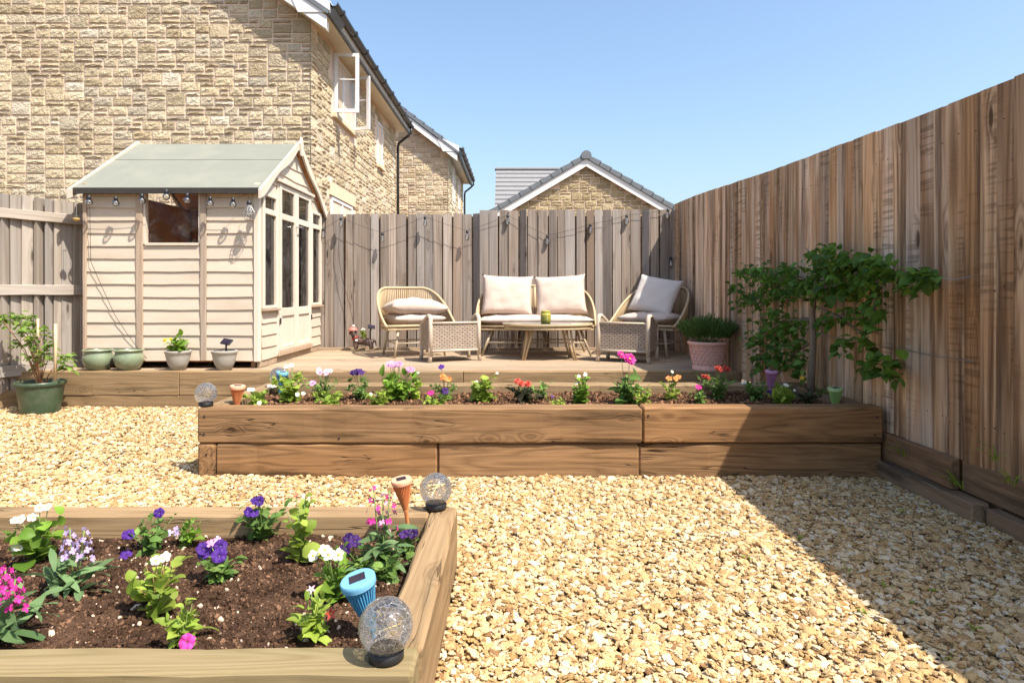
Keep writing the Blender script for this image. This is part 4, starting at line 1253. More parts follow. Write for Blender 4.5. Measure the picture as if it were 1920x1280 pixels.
# door frame and two door leaves
for ya, yb in ((D0 - 0.022, D0 + 0.012), (D1 - 0.012, D1 + 0.022)):
    sbox('door_post', M['shed_trim'], GX - 0.03, GX + 0.03, ya, yb, 0.085, 1.85)
sbox('door_head', M['shed_trim'], GX - 0.03, GX + 0.06, D0 - 0.06, D1 + 0.06, 1.852, 1.885)
sbox('threshold', M['batten'], GX - 0.03, GX + 0.045, D0 - 0.02, D1 + 0.02, 0.07, 0.118)
for dn, (ya, yb) in enumerate(((D0 + 0.014, (D0 + D1) / 2 - 0.003), ((D0 + D1) / 2 + 0.003, D1 - 0.014))):
    fr = MB(); t = 0.06; x0, x1 = GX - 0.005, GX + 0.04
    fr.bbox(x0, x1, ya, ya + t, 0.12, 1.845); fr.bbox(x0, x1, yb - t, yb, 0.12, 1.845)
    for za, zb2 in ((0.12, 0.17), (0.475, 0.56), (1.48, 1.545), (1.79, 1.845)):
        fr.bbox(x0 + 0.002, x1 - 0.003, ya + t, yb - t, za, zb2)
    d = fr.obj('door', M['shed_trim'], shed)
    for za, zb2 in ((0.56, 1.48), (1.545, 1.79)):
        pn = MB(); pn.box(GX + 0.012, GX + 0.016, ya + t, yb - t, za, zb2); pn.obj('pane', M['glass'], d)
    nb = 5
    for i in range(nb):
        y = ya + t + (yb - ya - 2 * t) * i / nb
        pl = MB(); pl.bbox(GX + 0.006, GX + 0.022, y + 0.001, y + (yb - ya - 2 * t) / nb - 0.001, 0.165, 0.48, 0.003); pl.obj('door_slat', M['shed_trim'], d)
    if dn == 0:
        hd = MB(); hd.tube([(GX + 0.045, yb - 0.03, 1.44), (GX + 0.085, yb - 0.03, 1.44), (GX + 0.085, yb + 0.06, 1.44)], 0.009, 6); hd.obj('handle', M['steel'], d)
    hg = MB()
    for z in (0.4, 1.0, 1.6):
        hg.box(GX + 0.041, GX + 0.046, (ya - 0.01 if dn == 0 else yb - 0.02), (ya + 0.02 if dn == 0 else yb + 0.01), z, z + 0.06)
        break
    hg.obj('hinge', M['black'], d)
sbox('skirt_board', M['deck'], GX - 0.04, GX + 0.012, 0.02, SD - 0.02, 0.004, 0.08)

# roof
for s in (1, -1):
    mb = MB(); ye = -0.10 if s > 0 else SD + 0.10
    ze = RZ - tnr * (RY + 0.10)
    slab(mb, (-0.075, ye, ze), (SW + 0.055, ye, ze), (SW + 0.055, RY, RZ), (-0.075, RY, RZ), 0.016)
    mb.obj('roof_felt', M['felt'], shed)
    eb = MB(); eb.bbox(-0.075, SW + 0.05, min(ye - 0.004 * s, ye + 0.012 * s), max(ye - 0.004 * s, ye + 0.012 * s), ze - 0.055, ze + 0.002, 0.002); eb.obj('felt_edge', M['felt_edge'], shed)
    ub = MB(); slab(ub, (-0.05, ye + 0.02 * s, ze - 0.012), (SW + 0.03, ye + 0.02 * s, ze - 0.012), (SW + 0.03, RY, RZ - 0.018), (-0.05, RY, RZ - 0.018), 0.012); ub.obj('roof_board', M['shed_inside'], shed)
    lapm = MB(); ym = ye + (RY - ye) * 0.60; zm = ze + (RZ - ze) * 0.60
    slab(lapm, (-0.073, ym, zm + 0.0045), (SW + 0.053, ym, zm + 0.0045), (SW + 0.053, RY, RZ + 0.0045), (-0.073, RY, RZ + 0.0045), 0.004)
    lapm.obj('felt_lap', M['felt'], shed)
    for xs, nm in ((SW + 0.058, 'r'), (-0.10, 'l')):
        bb = MB(); rings = []; n_ = 14
        for i in range(n_ + 1):
            t = i / n_; y = (ye - 0.05 * s) + (RY - ye + 0.05 * s) * t; zt = ze + 0.01 - tnr * 0.05 + (RZ + 0.025 - ze + tnr * 0.05) * t
            dpt = 0.085 + 0.02 * math.sin(t * math.pi * 3.2 + 0.5) * (1 if 0.05 < t < 0.95 else 0)
            rings.append([(xs, y, zt), (xs + 0.022, y, zt), (xs + 0.022, y, zt - dpt), (xs, y, zt - dpt)])
        bb.sweep(rings); bb.obj('bargeboard', M['shed_trim'], shed)
fn = MB(); fn.sweep([[(SW + 0.081, RY - 0.022, RZ - 0.13), (SW + 0.10, RY - 0.022, RZ - 0.13), (SW + 0.10, RY + 0.022, RZ - 0.13), (SW + 0.081, RY + 0.022, RZ - 0.13)],
                     [(SW + 0.081, RY - 0.045, RZ + 0.0), (SW + 0.10, RY - 0.045, RZ + 0.0), (SW + 0.10, RY + 0.045, RZ + 0.0), (SW + 0.081, RY + 0.045, RZ + 0.0)],
                     [(SW + 0.081, RY - 0.008, RZ + 0.075), (SW + 0.10, RY - 0.008, RZ + 0.075), (SW + 0.10, RY + 0.008, RZ + 0.075), (SW + 0.081, RY + 0.008, RZ + 0.075)]])
fn.obj('finial', M['shed_trim'], shed)

# things inside the shed seen through the doors
bx = thing('storage_box', 'yellow box seen through the shed door glass', 'box', (SX + 1.25, SY + 1.25, SZ + 0.085))
m_ = MB(); m_.bbox(-0.08, 0.08, -0.07, 0.07, 0.34, 0.62, 0.006); m_.obj('carton', plain('yellow carton', (0.85, 0.55, 0.04), 0.6), bx)
tb = thing('shed_table', 'small white table inside the shed', 'table', (SX + 1.2, SY + 1.05, SZ + 0.085))
m_ = MB(); m_.bbox(-0.35, 0.3, -0.5, 0.5, 0.31, 0.335, 0.004); m_.obj('table_top', M['upvc'], tb)
for x, y in ((-0.3, -0.45), (0.25, -0.45), (-0.3, 0.45), (0.25, 0.45)):
    m_ = MB(); m_.tube([(x, y, 0), (x, y, 0.31)], 0.016, 6); m_.obj('leg', M['upvc'], tb)

# ================================================================ FURNITURE
def pillow_mesh(w_, d_, t_, seed, n=16, pinch=0.0, sag=0.0, crease=0.0):
    mb = MB(); rows = []
    for side in (1, -1):
        g = []
        for j in range(n + 1):
            r = []
            for i in range(n + 1):
                u = -1 + 2 * i / n; v = -1 + 2 * j / n
                uu = math.copysign(abs(u) ** 0.8, u); vv = math.copysign(abs(v) ** 0.8, v)
                th = (max(0, 1 - abs(uu) ** 3.2) * max(0, 1 - abs(vv) ** 3.2)) ** 0.45
                cx = 1 + pinch * (abs(vv) ** 6) - 0.05 * (1 - vv * vv) * (abs(uu) ** 3) * (pinch * 12)
                cy = 1 + pinch * (abs(uu) ** 6) - 0.05 * (1 - uu * uu) * (abs(vv) ** 3) * (pinch * 12)
                x = uu * w_ / 2 * cx; y = vv * d_ / 2 * cy
                z = side * t_ / 2 * th - sag * (uu * uu) * t_
                if side > 0 or True:
                    z += crease * t_ * th * mnoise.noise((x * 9 + seed, y * 9, side * 1.3)) + crease * 0.5 * t_ * th * mnoise.noise((x * 24 + seed, y * 24, side))
                if i in (0, n) or j in (0, n):
                    z = -sag * (uu * uu) * t_ + 0.004 * mnoise.noise((x * 30, y * 30, seed))
                r.append(len(mb.v)); mb.v.append((x, y, z))
            g.append(r)
        rows.append(g)
    top, bot = rows
    for j in range(n):
        for i in range(n):
            mb.f.append((top[j][i], top[j][i + 1], top[j + 1][i + 1], top[j + 1][i]))
            mb.f.append((bot[j][i], bot[j + 1][i], bot[j + 1][i + 1], bot[j][i + 1]))
    me = mb.mesh('cushion', False)
    bm = bmesh.new(); bm.from_mesh(me); bmesh.ops.remove_doubles(bm, verts=bm.verts, dist=0.0004); bmesh.ops.recalc_face_normals(bm, faces=bm.faces)
    for f in bm.faces: f.smooth = True
    bm.to_mesh(me); bm.free()
    return me


def tub_frame(t, w_, d_, hb, hs, nrope, back_flat=0.0, legs=None):
    """Rope-wrapped tub frame: rail, seat ring, ropes, legs. Front toward -Y."""
    def plan(s, k):            # s in 0..1 from the left front round the back to the right front
        a = math.pi * (1.0 - s)
        x = -math.cos(math.pi * s); y = math.sin(math.pi * s)
        ex = 0.70 if w_ < 1 else 0.60
        x = math.copysign(abs(x) ** ex, x); y = abs(y) ** ex
        return Vector((x * w_ / 2 * k, -d_ / 2 * k + (d_) * y * k, 0))
    def rail(s):
        e = min(s, 1 - s)
        tt = min(1.0, e / 0.40); hgt = hs - 0.05 + (hb - hs + 0.05) * (math.sin(tt * math.pi / 2) ** 0.9)
        p = plan(s, 1.0); k = 0.90 + 0.10 * math.sin(tt * math.pi / 2)
        return Vector((p.x * k, p.y * (k if p.y < 0 else 1), hgt))
    def seat(s):
        p = plan(s, 0.86); p.z = hs - 0.045
        return p
    n = 64
    mb = MB(); mb.tube([rail(i / n) for i in range(n + 1)], 0.0145, 8); mb.obj('rail', M['rattan'], t, True)
    mb = MB(); mb.tube([seat(i / n) for i in range(n + 1)] + [seat(1) + (seat(0) - seat(1)) * k / 6 for k in range(1, 6)], 0.0135, 6, closed=True); mb.obj('seat_ring', M['rattan'], t, True)
    mb = MB()
    fine_ = [k / 600 for k in range(601)]; acc = [0.0]
    for k in range(600): acc.append(acc[-1] + (rail(fine_[k + 1]) - rail(fine_[k])).length)
    ss = [float(np.interp(acc[-1] * i / nrope, acc, fine_)) for i in range(1, nrope)]
    for s in ss:
        a = seat(s); b = rail(s)
        mid = (a + b) / 2 + Vector((a.x, a.y + 0.02, 0)).normalized() * 0.012
        if (b - a).length > 0.03: mb.tube([a, mid, b], 0.0066, 4)
    o = mb.obj('rope_weave', M['rope'], t, True); o['kind'] = 'stuff'
    mb = MB()    # woven seat apron below the cushion
    for i in range(0, 56):
        p = seat(0) + (seat(1) - seat(0)) * (i / 55)
        mb.tube([p + Vector((0, 0.0, 0.0)), p + Vector((0, 0.012, -0.035))], 0.006, 4)
    for i in range(56):
        p = seat(i / 55)
        mb.tube([p, p + Vector((0, 0, -0.035))], 0.006, 4)
    o = mb.obj('seat_weave', M['rope'], t, True); o['kind'] = 'stuff'
    mb = MB(); mb.tube([seat(i / n) + Vector((0, 0, -0.038)) for i in range(n + 1)] + [seat(1) + (seat(0) - seat(1)) * k / 6 + Vector((0, 0.012, -0.038)) for k in range(1, 6)], 0.011, 6, closed=True); mb.obj('lower_ring', M['rattan'], t, True)
    ft = []
    for (lx, ly) in legs:
        top = Vector((lx * 0.80, ly * 0.80, hs - 0.07)); bot = Vector((lx, ly, 0.0))
        mb = MB(); mb.tube([top, bot], [0.017, 0.0125], 8); mb.obj('leg', M['metal_leg'], t, True); ft.append((top, bot))
    pairs = [(0, 1), (2, 3), (0, 2), (1, 3)] if len(ft) == 4 else []
    for a, b in pairs:
        pa = ft[a][0].lerp(ft[a][1], 0.52); pb = ft[b][0].lerp(ft[b][1], 0.52)
        mb = MB(); mb.tube([pa, pb], 0.009, 6); mb.obj('stretcher', M['metal_leg'], t, True)


# armchairs
CH_W, CH_D = 0.90, 0.72
def armchair(label, loc, rz):
    t = thing('armchair', label, 'armchair', loc, rz, 'rope tub armchairs on the deck')
    tub_frame(t, CH_W, CH_D, 0.775, 0.40, 88, legs=[(-0.295, -0.25), (0.295, -0.25), (-0.27, 0.27), (0.27, 0.27)])
    return t
c1 = armchair('rope tub armchair left of the sofa with a cushion lying flat', (-1.17, 7.36, DECK_Z), R(28))
mk('seat_cushion', pillow_mesh(0.60, 0.56, 0.13, 1, crease=0.15), M['cushion'], c1, (0, -0.03, 0.43))
c2 = armchair('shaded rope tub armchair in the fence corner', (1.585, 7.36, DECK_Z), R(-38))
mk('seat_cushion', pillow_mesh(0.60, 0.56, 0.12, 2, crease=0.15), M['cushion'], c2, (0, -0.03, 0.43))
q = thing('cushion', 'cream cushion lying flat on the left armchair', 'cushion', (-1.14, 7.29, DECK_Z + 0.555), R(26))
mk('cover', pillow_mesh(0.64, 0.50, 0.19, 3, pinch=0.03, sag=0.10, crease=0.10), M['cushion'], q, (0, 0, 0), (R(-4), R(3), 0))
q = thing('cushion', 'greyish cushion leaning in the right armchair', 'cushion', (1.60, 7.44, DECK_Z + 0.49), R(-34))
mk('cover', pillow_mesh(0.54, 0.47, 0.15, 4, pinch=0.07, crease=0.14), M['cushion_grey'], q, (0.03, 0.02, 0.195), (R(62), R(9), R(-6)))

# sofa
sofa = thing('sofa', 'two seat rope garden sofa by the fence', 'sofa', (0.245, 7.50, DECK_Z))
tub_frame(sofa, 1.50, 0.64, 0.80, 0.385, 118, legs=[(-0.62, -0.26), (0.62, -0.26), (-0.60, 0.26), (0.60, 0.26)])
bp = MB(); bp.tube([(-0.0, 0.30, 0.34), (0.0, 0.315, 0.79)], 0.014, 6); bp.obj('back_post', M['rattan'], sofa, True)
mk('seat_cushion', pillow_mesh(1.34, 0.56, 0.11, 5, crease=0.12), M['cushion'], sofa, (0, -0.03, 0.405))
for i, (px, lab) in enumerate(((951, 'left cream back cushion on the garden sofa'), (1052, 'right cream back cushion on the garden sofa'))):
    q = thing('cushion', lab, 'cushion', (P(px, 555, 7.50).x, 7.50, DECK_Z + 0.455))
    mk('cover', pillow_mesh(0.585, 0.475, 0.15, 6 + i * 3, pinch=0.06, crease=0.13), M['cushion'], q, (0, 0.06, 0.235), (R(72), R(2 - 5 * i), R(2 - 3 * i)))

# ottomans
def uv_box_panel(mb_faces):
    pass


def panel_mesh(corners, th, nu=8):
    """Flat woven panel with uv in metres. corners: bottom-left, bottom-right, top-right, top-left (may be a polyline top)."""
    bm = bmesh.new(); uvl = bm.loops.layers.uv.new('UVMap')
    pts = [Vector(c) for c in corners]
    u = (pts[1] - pts[0]).normalized(); nn = (pts[1] - pts[0]).cross(pts[-1] - pts[0]).normalized(); v = nn.cross(u)
    front = [bm.verts.new(p) for p in pts]; back = [bm.verts.new(p - nn * th) for p in pts]
    fs = [bm.faces.new(front), bm.faces.new(list(reversed(back)))]
    m = len(pts)
    for i in range(m):
        j = (i + 1) % m
        fs.append(bm.faces.new([front[j], front[i], back[i], back[j]]))
    for f in fs:
        for l in f.loops:
            d = l.vert.co - pts[0]
            l[uvl].uv = (d.dot(u), d.dot(v) + d.dot(nn))
    bm.normal_update()
    me = bpy.data.meshes.new('panel'); bm.to_mesh(me); bm.free()
    return me


def ottoman(label, loc, rz, mirror):
    t = thing('ottoman', label, 'footstool', loc, rz, 'wicker footstools before the sofa')
    W_, Dp = 0.55, 0.33; hx, hy = W_ / 2, Dp / 2
    zb, zt = 0.118, 0.405
    mk('front_panel', panel_mesh([(-hx + .02, -hy, zb), (hx - .02, -hy, zb), (hx - .02, -hy, zt), (-hx + .02, -hy, zt)], 0.012), M['wicker'], t)
    mk('back_panel', panel_mesh([(hx - .02, hy, zb), (-hx + .02, hy, zb), (-hx + .02, hy, zt - .04), (hx - .02, hy, zt - .04)], 0.012), M['wicker'], t)
    mk('seat_panel', panel_mesh([(-hx + .02, -hy + .01, zt - 0.03), (hx - .02, -hy + .01, zt - 0.03), (hx - .02, hy - .01, zt - 0.05), (-hx + .02, hy - .01, zt - 0.05)], 0.012), M['wicker'], t)
    top = [(-hy, 0.455), (-hy + 0.03, 0.478), (-hy + 0.08, 0.478), (-hy + 0.17, 0.445), (hy - 0.06, 0.405), (hy, 0.375)]
    for s in (-1, 1):
        if s < 0:
            pts = [(-hx, hy, zb), (-hx, -hy, zb)] + [(-hx, y, z) for y, z in top]
        else:
            pts = [(hx, -hy, zb), (hx, hy, zb)] + [(hx, y, z) for y, z in reversed(top)]
        mk('side_panel', panel_mesh(pts, 0.022), M['wicker'], t)
        mb = MB(); mb.tube([(s * (hx - 0.01), -hy + 0.004, 0.06), (s * (hx - 0.01), -hy + 0.002, 0.3)] + [(s * (hx - 0.01), y + 0.004, z) for y, z in top] + [(s * (hx - 0.01), hy - 0.002, 0.3), (s * (hx - 0.01), hy, 0.1)], 0.023, 7)
        mb.obj('edge_wrap', M['wicker_post'], t, True)
        for y in (-hy, hy):
            mb = MB(); mb.tube([(s * (hx - 0.008), y * 0.98, 0.15), (s * (hx - 0.008), y * 0.98, 0.07), (s * (hx - 0.002), y * 1.02, 0.0)], [0.021, 0.019, 0.023], 8)
            mb.obj('leg', M['wicker_post'], t, True)
    for y, z in ((-hy, zt), (-hy, zb), (hy, zt - .04)):
        mb = MB(); mb.tube([(-hx + 0.01, y, z), (hx - 0.01, y, z)], 0.014, 6); mb.obj('edge_band', M['wicker_post'], t, True)
    return t
ottoman('sunlit woven wicker footstool before the left armchair', (-0.69, 6.84, DECK_Z), R(24), False)
ottoman('half shaded woven wicker footstool before the right armchair', (1.19, 6.75, DECK_Z), R(-27), True)

# coffee table
ct = thing('coffee_table', 'oval rattan coffee table with glass top before the sofa', 'table', (0.36, 6.97, DECK_Z))
RXc, RYc = 0.48, 0.28
ell = lambda k, z, n=40: [(RXc * k * math.cos(2 * math.pi * i / n), RYc * k * math.sin(2 * math.pi * i / n), z) for i in range(n)]
mb = MB(); mb.tube(ell(1.0, 0.375), 0.014, 8, closed=True); mb.obj('top_ring', M['rattan'], ct, True)
mb = MB(); mb.tube(ell(0.97, 0.335), 0.011, 8, closed=True); mb.obj('lower_ring', M['rattan'], ct, True)
mb = MB()
for i in range(90):
    a = 2 * math.pi * i / 90
    mb.tube([(RXc * math.cos(a), RYc * math.sin(a), 0.372), (RXc * .97 * math.cos(a), RYc * .97 * math.sin(a), 0.335)], 0.005, 4)
mb.obj('rim_weave', M['rope'], ct, True)['kind'] = 'stuff'
mb = MB(); mb.sweep([ell(1.02, 0.386), ell(1.03, 0.389), ell(1.02, 0.394)]); mb.obj('glass_top', glassmat('table glass', (0.86, 0.93, 0.90), 1.8), ct, False)
mb = MB(); mb.sweep([ell(0.92, 0.352), ell(0.92, 0.358)]); mb.obj('woven_tray', M['rope'], ct)
for lx, ly in ((-0.265, -0.155), (0.29, -0.15), (-0.275, 0.14), (0.26, 0.14)):
    for dx in (-0.012, 0.012):
        mb = MB(); mb.tube([(lx * 0.72 + dx * 2.2, ly * 0.72, 0.35), (lx * 0.8 + dx * 1.6, ly * 0.8, 0.22), (lx * 1.0 + dx * 0.9, ly, 0.0)], 0.0115, 7); mb.obj('leg', M['rattan'], ct, True)
jar = thing('jar', 'olive glass jar on the coffee table', 'jar', (P(1023, 600, 6.95).x, 6.93, DECK_Z + 0.3945))
mb = MB(); mb.lathe([(0.046, 0.0), (0.054, 0.006), (0.056, 0.03), (0.058, 0.07), (0.055, 0.095), (0.046, 0.108)], 24); mb.obj('body', M['olive_glass'], jar, True)
mb = MB(); mb.lathe([(0.047, 0.108), (0.049, 0.112), (0.049, 0.128), (0.044, 0.131)], 24); mb.obj('lid', M['olive_glass'], jar, True)
mb = MB()
for z in (0.03, 0.045, 0.06, 0.075): mb.lathe([(0.0575, z), (0.0605, z + 0.003), (0.0575, z + 0.006)], 24, cap=False)
mb.obj('ribs', M['olive_glass'], jar, True)

# ================================================================ POTS, LIGHTS, ORNAMENTS
def pot(name, label, prof, mat, loc, inner_z, n=36, group=None, soil=True):
    t = thing(name, label, 'plant pot', loc, 0, group)
    mb = MB()
    wall = 0.012
    outer = prof; inn = [(max(0.01, r - wall), z) for r, z in reversed(prof) if z > inner_z]
    inn += [(inn[-1][0], inner_z)]
    mb.lathe(outer + inn, n); o = mb.obj('pot', mat, t, True); smooth_by_angle(o.data, 50)
    if soil:
        rr = inn[-1][0] + 0.004
        mb = MB(); mb.lathe([(rr, inner_z - 0.004), (rr, inner_z + 0.004), (rr * 0.5, inner_z + 0.012), (0.004, inner_z + 0.014)], 20); mb.obj('compost', M['soil'], t, True)
    return t


PG = [(0.070, 0.0), (0.078, 0.004), (0.112, 0.05), (0.126, 0.095), (0.124, 0.13), (0.112, 0.158), (0.111, 0.166), (0.124, 0.176), (0.128, 0.184), (0.122, 0.192)]
for i, (px, lab) in enumerate(((185, 'sage green glazed pot at the far left of the shed front'), (243, 'sage green glazed pot, second from the left before the shed'))):
    p = PZ(px, 693.5, DECK_Z); pot('plant_pot', lab, PG, M['pot_green'], (p.x, 5.97, DECK_Z + 0.004), 0.15, group='glazed green pots before the shed')
PS = [(0.052, 0.0), (0.060, 0.004), (0.088, 0.06), (0.104, 0.12), (0.108, 0.150), (0.110, 0.152), (0.116, 0.158), (0.116, 0.176), (0.110, 0.180)]
pot_a = pot('plant_pot', 'grey tapered pot holding the leafy yellow flowered plant', PS, M['pot_grey'], (P(334, 693, 5.97).x, 5.97, DECK_Z + 0.004), 0.155)
pot_b = pot('plant_pot', 'grey tapered pot with a small solar panel', PS, M['pot_grey'], (P(421, 693, 5.97).x, 5.97, DECK_Z + 0.004), 0.155)


def solar_panel(label, loc, rz, h, sx=0.05, sy=0.035):
    t = thing('solar_panel', label, 'solar panel', loc, rz)
    mb = MB(); mb.tube([(0, 0, -0.03), (0, 0, h * 0.6), (0.012, -0.01, h)], [0.008, 0.008, 0.012], 8); mb.obj('stake', M['black'], t, True)
    mb = MB(); mb.bbox(-sx, sx, -sy, sy, -0.009, 0.006, 0.003); hd = mb.obj('head', M['black'], t, False, (0.014, -0.012, h + 0.014), (R(38), R(8), 0))
    mb = MB(); mb.box(-sx * 0.88, sx * 0.88, -sy * 0.88, sy * 0.88, 0.0062, 0.0072); mb.obj('cell', M['solar'], hd)
    return t
solar_panel('small solar panel on a stake in the grey pot', (P(424, 660, 5.97).x, 5.97, DECK_Z + 0.168), R(-12), 0.085)

gp = thing('planter_tub', 'dark green plastic tub by the left fence', 'plant pot', (P(76, 765, 5.56).x, 5.56, 0.0))
prof = [(0.135, 0.0), (0.142, 0.004), (0.165, 0.15), (0.178, 0.235), (0.190, 0.238), (0.193, 0.246), (0.193, 0.262), (0.187, 0.268), (0.178, 0.266), (0.170, 0.20), (0.168, 0.19)]
mb = MB(); mb.lathe(prof, 40); o = mb.obj('tub', M['pot_plastic'], gp, True); smooth_by_angle(o.data, 50)
mb = MB(); mb.lathe([(0.172, 0.205), (0.172, 0.215), (0.08, 0.222), (0.004, 0.225)], 24); mb.obj('compost', M['soil_mid'], gp, True)

# pink patterned pot with lavender
pp = thing('patterned_pot', 'pink terracotta pot with raised leaf pattern on the deck', 'plant pot', (1.815, 6.02, DECK_Z))
prof = [(0.135, 0.0), (0.142, 0.004), (0.142, 0.034), (0.136, 0.04), (0.148, 0.10), (0.168, 0.235), (0.170, 0.238), (0.182, 0.240), (0.185, 0.246), (0.185, 0.262), (0.180, 0.268), (0.168, 0.266), (0.160, 0.22)]
mb = MB(); mb.lathe(prof, 48); o = mb.obj('pot', M['terracotta'], pp, True); smooth_by_angle(o.data, 45)
mb = MB(); mb.lathe([(0.163, 0.228), (0.163, 0.236), (0.004, 0.242)], 24); mb.obj('compost', M['soil'], pp, True)
mb = MB()      # raised chevron leaves round the wall
for row in range(6):
    z = 0.055 + row * 0.030
    for i in range(22):
        a0 = 2 * math.pi * (i + 0.5 * (row % 2)) / 22
        for s in (-1, 1):
            pts = []
            for k in range(4):
                t = k / 3; a = a0 + s * t * 0.11; zz = z + t * 0.026
                rr = 0.136 + (zz - 0.04) * 0.164 + 0.0015
                pts.append((rr * math.cos(a), rr * math.sin(a), zz))
            mb.tube(pts, [0.0035, 0.0055, 0.005, 0.002], 4)
mb.obj('relief', M['terracotta'], pp, True)['kind'] = 'stuff'


# crackle glass globes
def globe(label, loc, r=0.0615):
    t = thing('glass_globe', label, 'solar light', loc, 0, 'crackle glass solar globes')
    mb = MB(); h = 0.024
    mb.lathe([(0.036, 0.0), (0.040, 0.002), (0.040, h - 0.002), (0.036, h)], 24); mb.obj('base', M['black'], t, True)
    prof = []
    a0 = math.asin(0.034 / r)
    for i in range(20):
        a = a0 + (math.pi - a0) * i / 19
        prof.append((max(0.0015, r * math.sin(a)), h - 0.002 + r * math.cos(a0) - r * math.cos(a)))
    mb = MB(); mb.lathe(prof, 36, cap=False); mb.obj('globe', M['crackle'], t, True)
    mb = MB()
    rnd = random.Random(int(abs(loc[0]) * 1000))
    pts = [Vector((rnd.gauss(0, 1), rnd.gauss(0, 1), rnd.gauss(0, 1))).normalized() * r * 0.55 + Vector((0, 0, h + r * 0.95)) for _ in range(26)]
    mb.tube(pts, 0.0009, 4); mb.obj('light_wire', M['gold'], t)
    return t


def front(px, py, z):
    return PZ(px, py, z)


for px, py, z, lab, gr in ((724, 1234, FB_Z, 'crackle glass globe on the near corner of the low bed', 0), (817, 953, FB_Z, 'crackle glass globe on the far corner of the low bed', 0),
                           (386, 761, MB_Z, 'crackle glass globe on the front left corner of the long bed', 0), (522, 724.5, MB_Z, 'crackle glass globe behind the blue stake light', 0)):
    p = PZ(px, py, z); globe(lab, (p.x, p.y, z + 0.001))


# solar stake lights: slotted funnel, lid with a cell, tapering spike
def stake_light(label, loc, h, r, mat, lid, tilt=(0, 0), spike=0.12):
    """loc: where the spike enters the soil; h: height of the lid above that."""
    t = thing('stake_light', label, 'solar light', loc, 0, 'funnel shaped solar stake lights')
    root = t; rx, ry = tilt
    t.rotation_euler = (rx, ry, 0.3)
    zt = h; fun = r * 3.1
    nb = 30
    mb = MB()
    for i in range(nb):
        a = 2 * math.pi * i / nb
        p0 = Vector((r * 0.93 * math.cos(a), r * 0.93 * math.sin(a), zt - 0.008)); p1 = Vector((r * 0.22 * math.cos(a), r * 0.22 * math.sin(a), zt - fun))
        mb.tube([p0, p0.lerp(p1, 0.5), p1], [r * 0.055, r * 0.05, r * 0.035], 4)
    mb.obj('slotted_shade', mat, root)['kind'] = 'stuff'
    mb = MB(); mb.lathe([(r * 0.70, zt - 0.012), (r * 0.16, zt - fun * 0.98)], 16, cap=False); mb.obj('inner_cone', mat, root, True)
    mb = MB(); th = r * 0.42
    mb.lathe([(r * 0.90, zt - th), (r * 0.985, zt - th), (r, zt - th * 0.5), (r, zt - 0.003), (r * 0.95, zt), (r * 0.05, zt + 0.0005)], 28); o = mb.obj('lid', lid, root, True); smooth_by_angle(o.data, 40)
    mb = MB(); mb.box(-r * 0.45, r * 0.45, -r * 0.38, r * 0.38, zt + 0.0006, zt + 0.0022); mb.obj('cell', M['solar'], o)
    mb = MB(); mb.lathe([(r * 0.26, zt - fun + 0.006), (r * 0.24, zt - fun - 0.006), (r * 0.19, zt - fun - 0.012), (r * 0.15, 0.0), (0.002, -spike)], 12); mb.obj('spike', mat, root, True)
    return t


def stake_at(label, px_top, py_top, px_b, py_b, zs, r, mat, lid, D=None):
    """Lid centre seen at (px_top,py_top), foot in the soil (level zs) at (px_b,py_b)."""
    b = PZ(px_b, py_b, zs) if D is None else P(px_b, HY + (CAMZ - zs) * FPX / D, D)
    tp = P(px_top, py_top, b.y)
    h = (tp - b).length; dx = tp.x - b.x
    stake_light(label, b, h, r, mat, lid, (R(4), math.atan2(dx, h)))
stake_at('orange funnel solar stake at the far end of the low bed', 751, 893, 770, 1010, 0.14, 0.037, M['orange'], M['orange_lid'], 2.30)
stake_at('blue funnel solar stake beside the near glass globe', 669, 1076, 700, 1190, 0.14, 0.046, M['blue'], M['blue_lid'])
stake_at('orange funnel solar stake at the left end of the long bed', 446, 722, 443, 760, 0.325, 0.044, M['orange'], M['orange_lid'], 3.84)
stake_at('blue funnel solar stake beside the rear glass globe', 530, 697, 524, 745, 0.325, 0.042, M['blue'], M['blue_lid'], 4.40)
stake_at('pink funnel solar stake under the trained tree', 1445, 694, 1443, 745, 0.325, 0.042, M['pink'], M['pink_lid'], 4.40)
stake_at('lime green funnel solar stake at the right end of the long bed', 1564, 726, 1566, 765, 0.325, 0.044, M['lime'], M['lime_lid'], 3.92)


# festoon lights along the shed eaves
def festoon(name, label, pts, bulbs, rb, drop, kind):
    c0 = Vector(pts[0])
    t = thing(name, label, 'string lights', c0)
    mb = MB(); mb.tube([Vector(p) - c0 for p in pts], 0.0022, 5); mb.obj('cable', M['wire'], t, True)
    for b in bulbs:
        b = Vector(b) - c0
        mb = MB(); mb.lathe([(0.006, 0.006), (0.015, 0.0), (0.0165, -0.02), (0.0165, -0.034)], 12); s = mb.obj('bulb', M['black'], t, True, b)
        mb = MB()
        if kind == 'round':
            mb.lathe([(0.012, -0.033)] + [(max(0.002, rb * math.sin(a)), -0.033 - rb * 0.92 - rb * -math.cos(a) * 0 + rb * math.cos(a)) for a in [0.45 + (math.pi - 0.45) * i / 12 for i in range(13)]], 18, cap=False)
        else:
            mb.lathe([(0.011, -0.033), (0.014, -0.045), (0.022, -0.07), (0.0255, -0.095), (0.021, -0.115), (0.010, -0.126), (0.002, -0.128)], 16, cap=False)
        mb.obj('glass', M['bulb_glass'], s, True)
        mb = MB(); mb.tube([(0.004, 0, -0.034), (0.006, 0.002, -0.055), (-0.004, -0.002, -0.062), (-0.005, 0, -0.034)], 0.001, 4); mb.obj('filament', M['steel'], s)
    return t


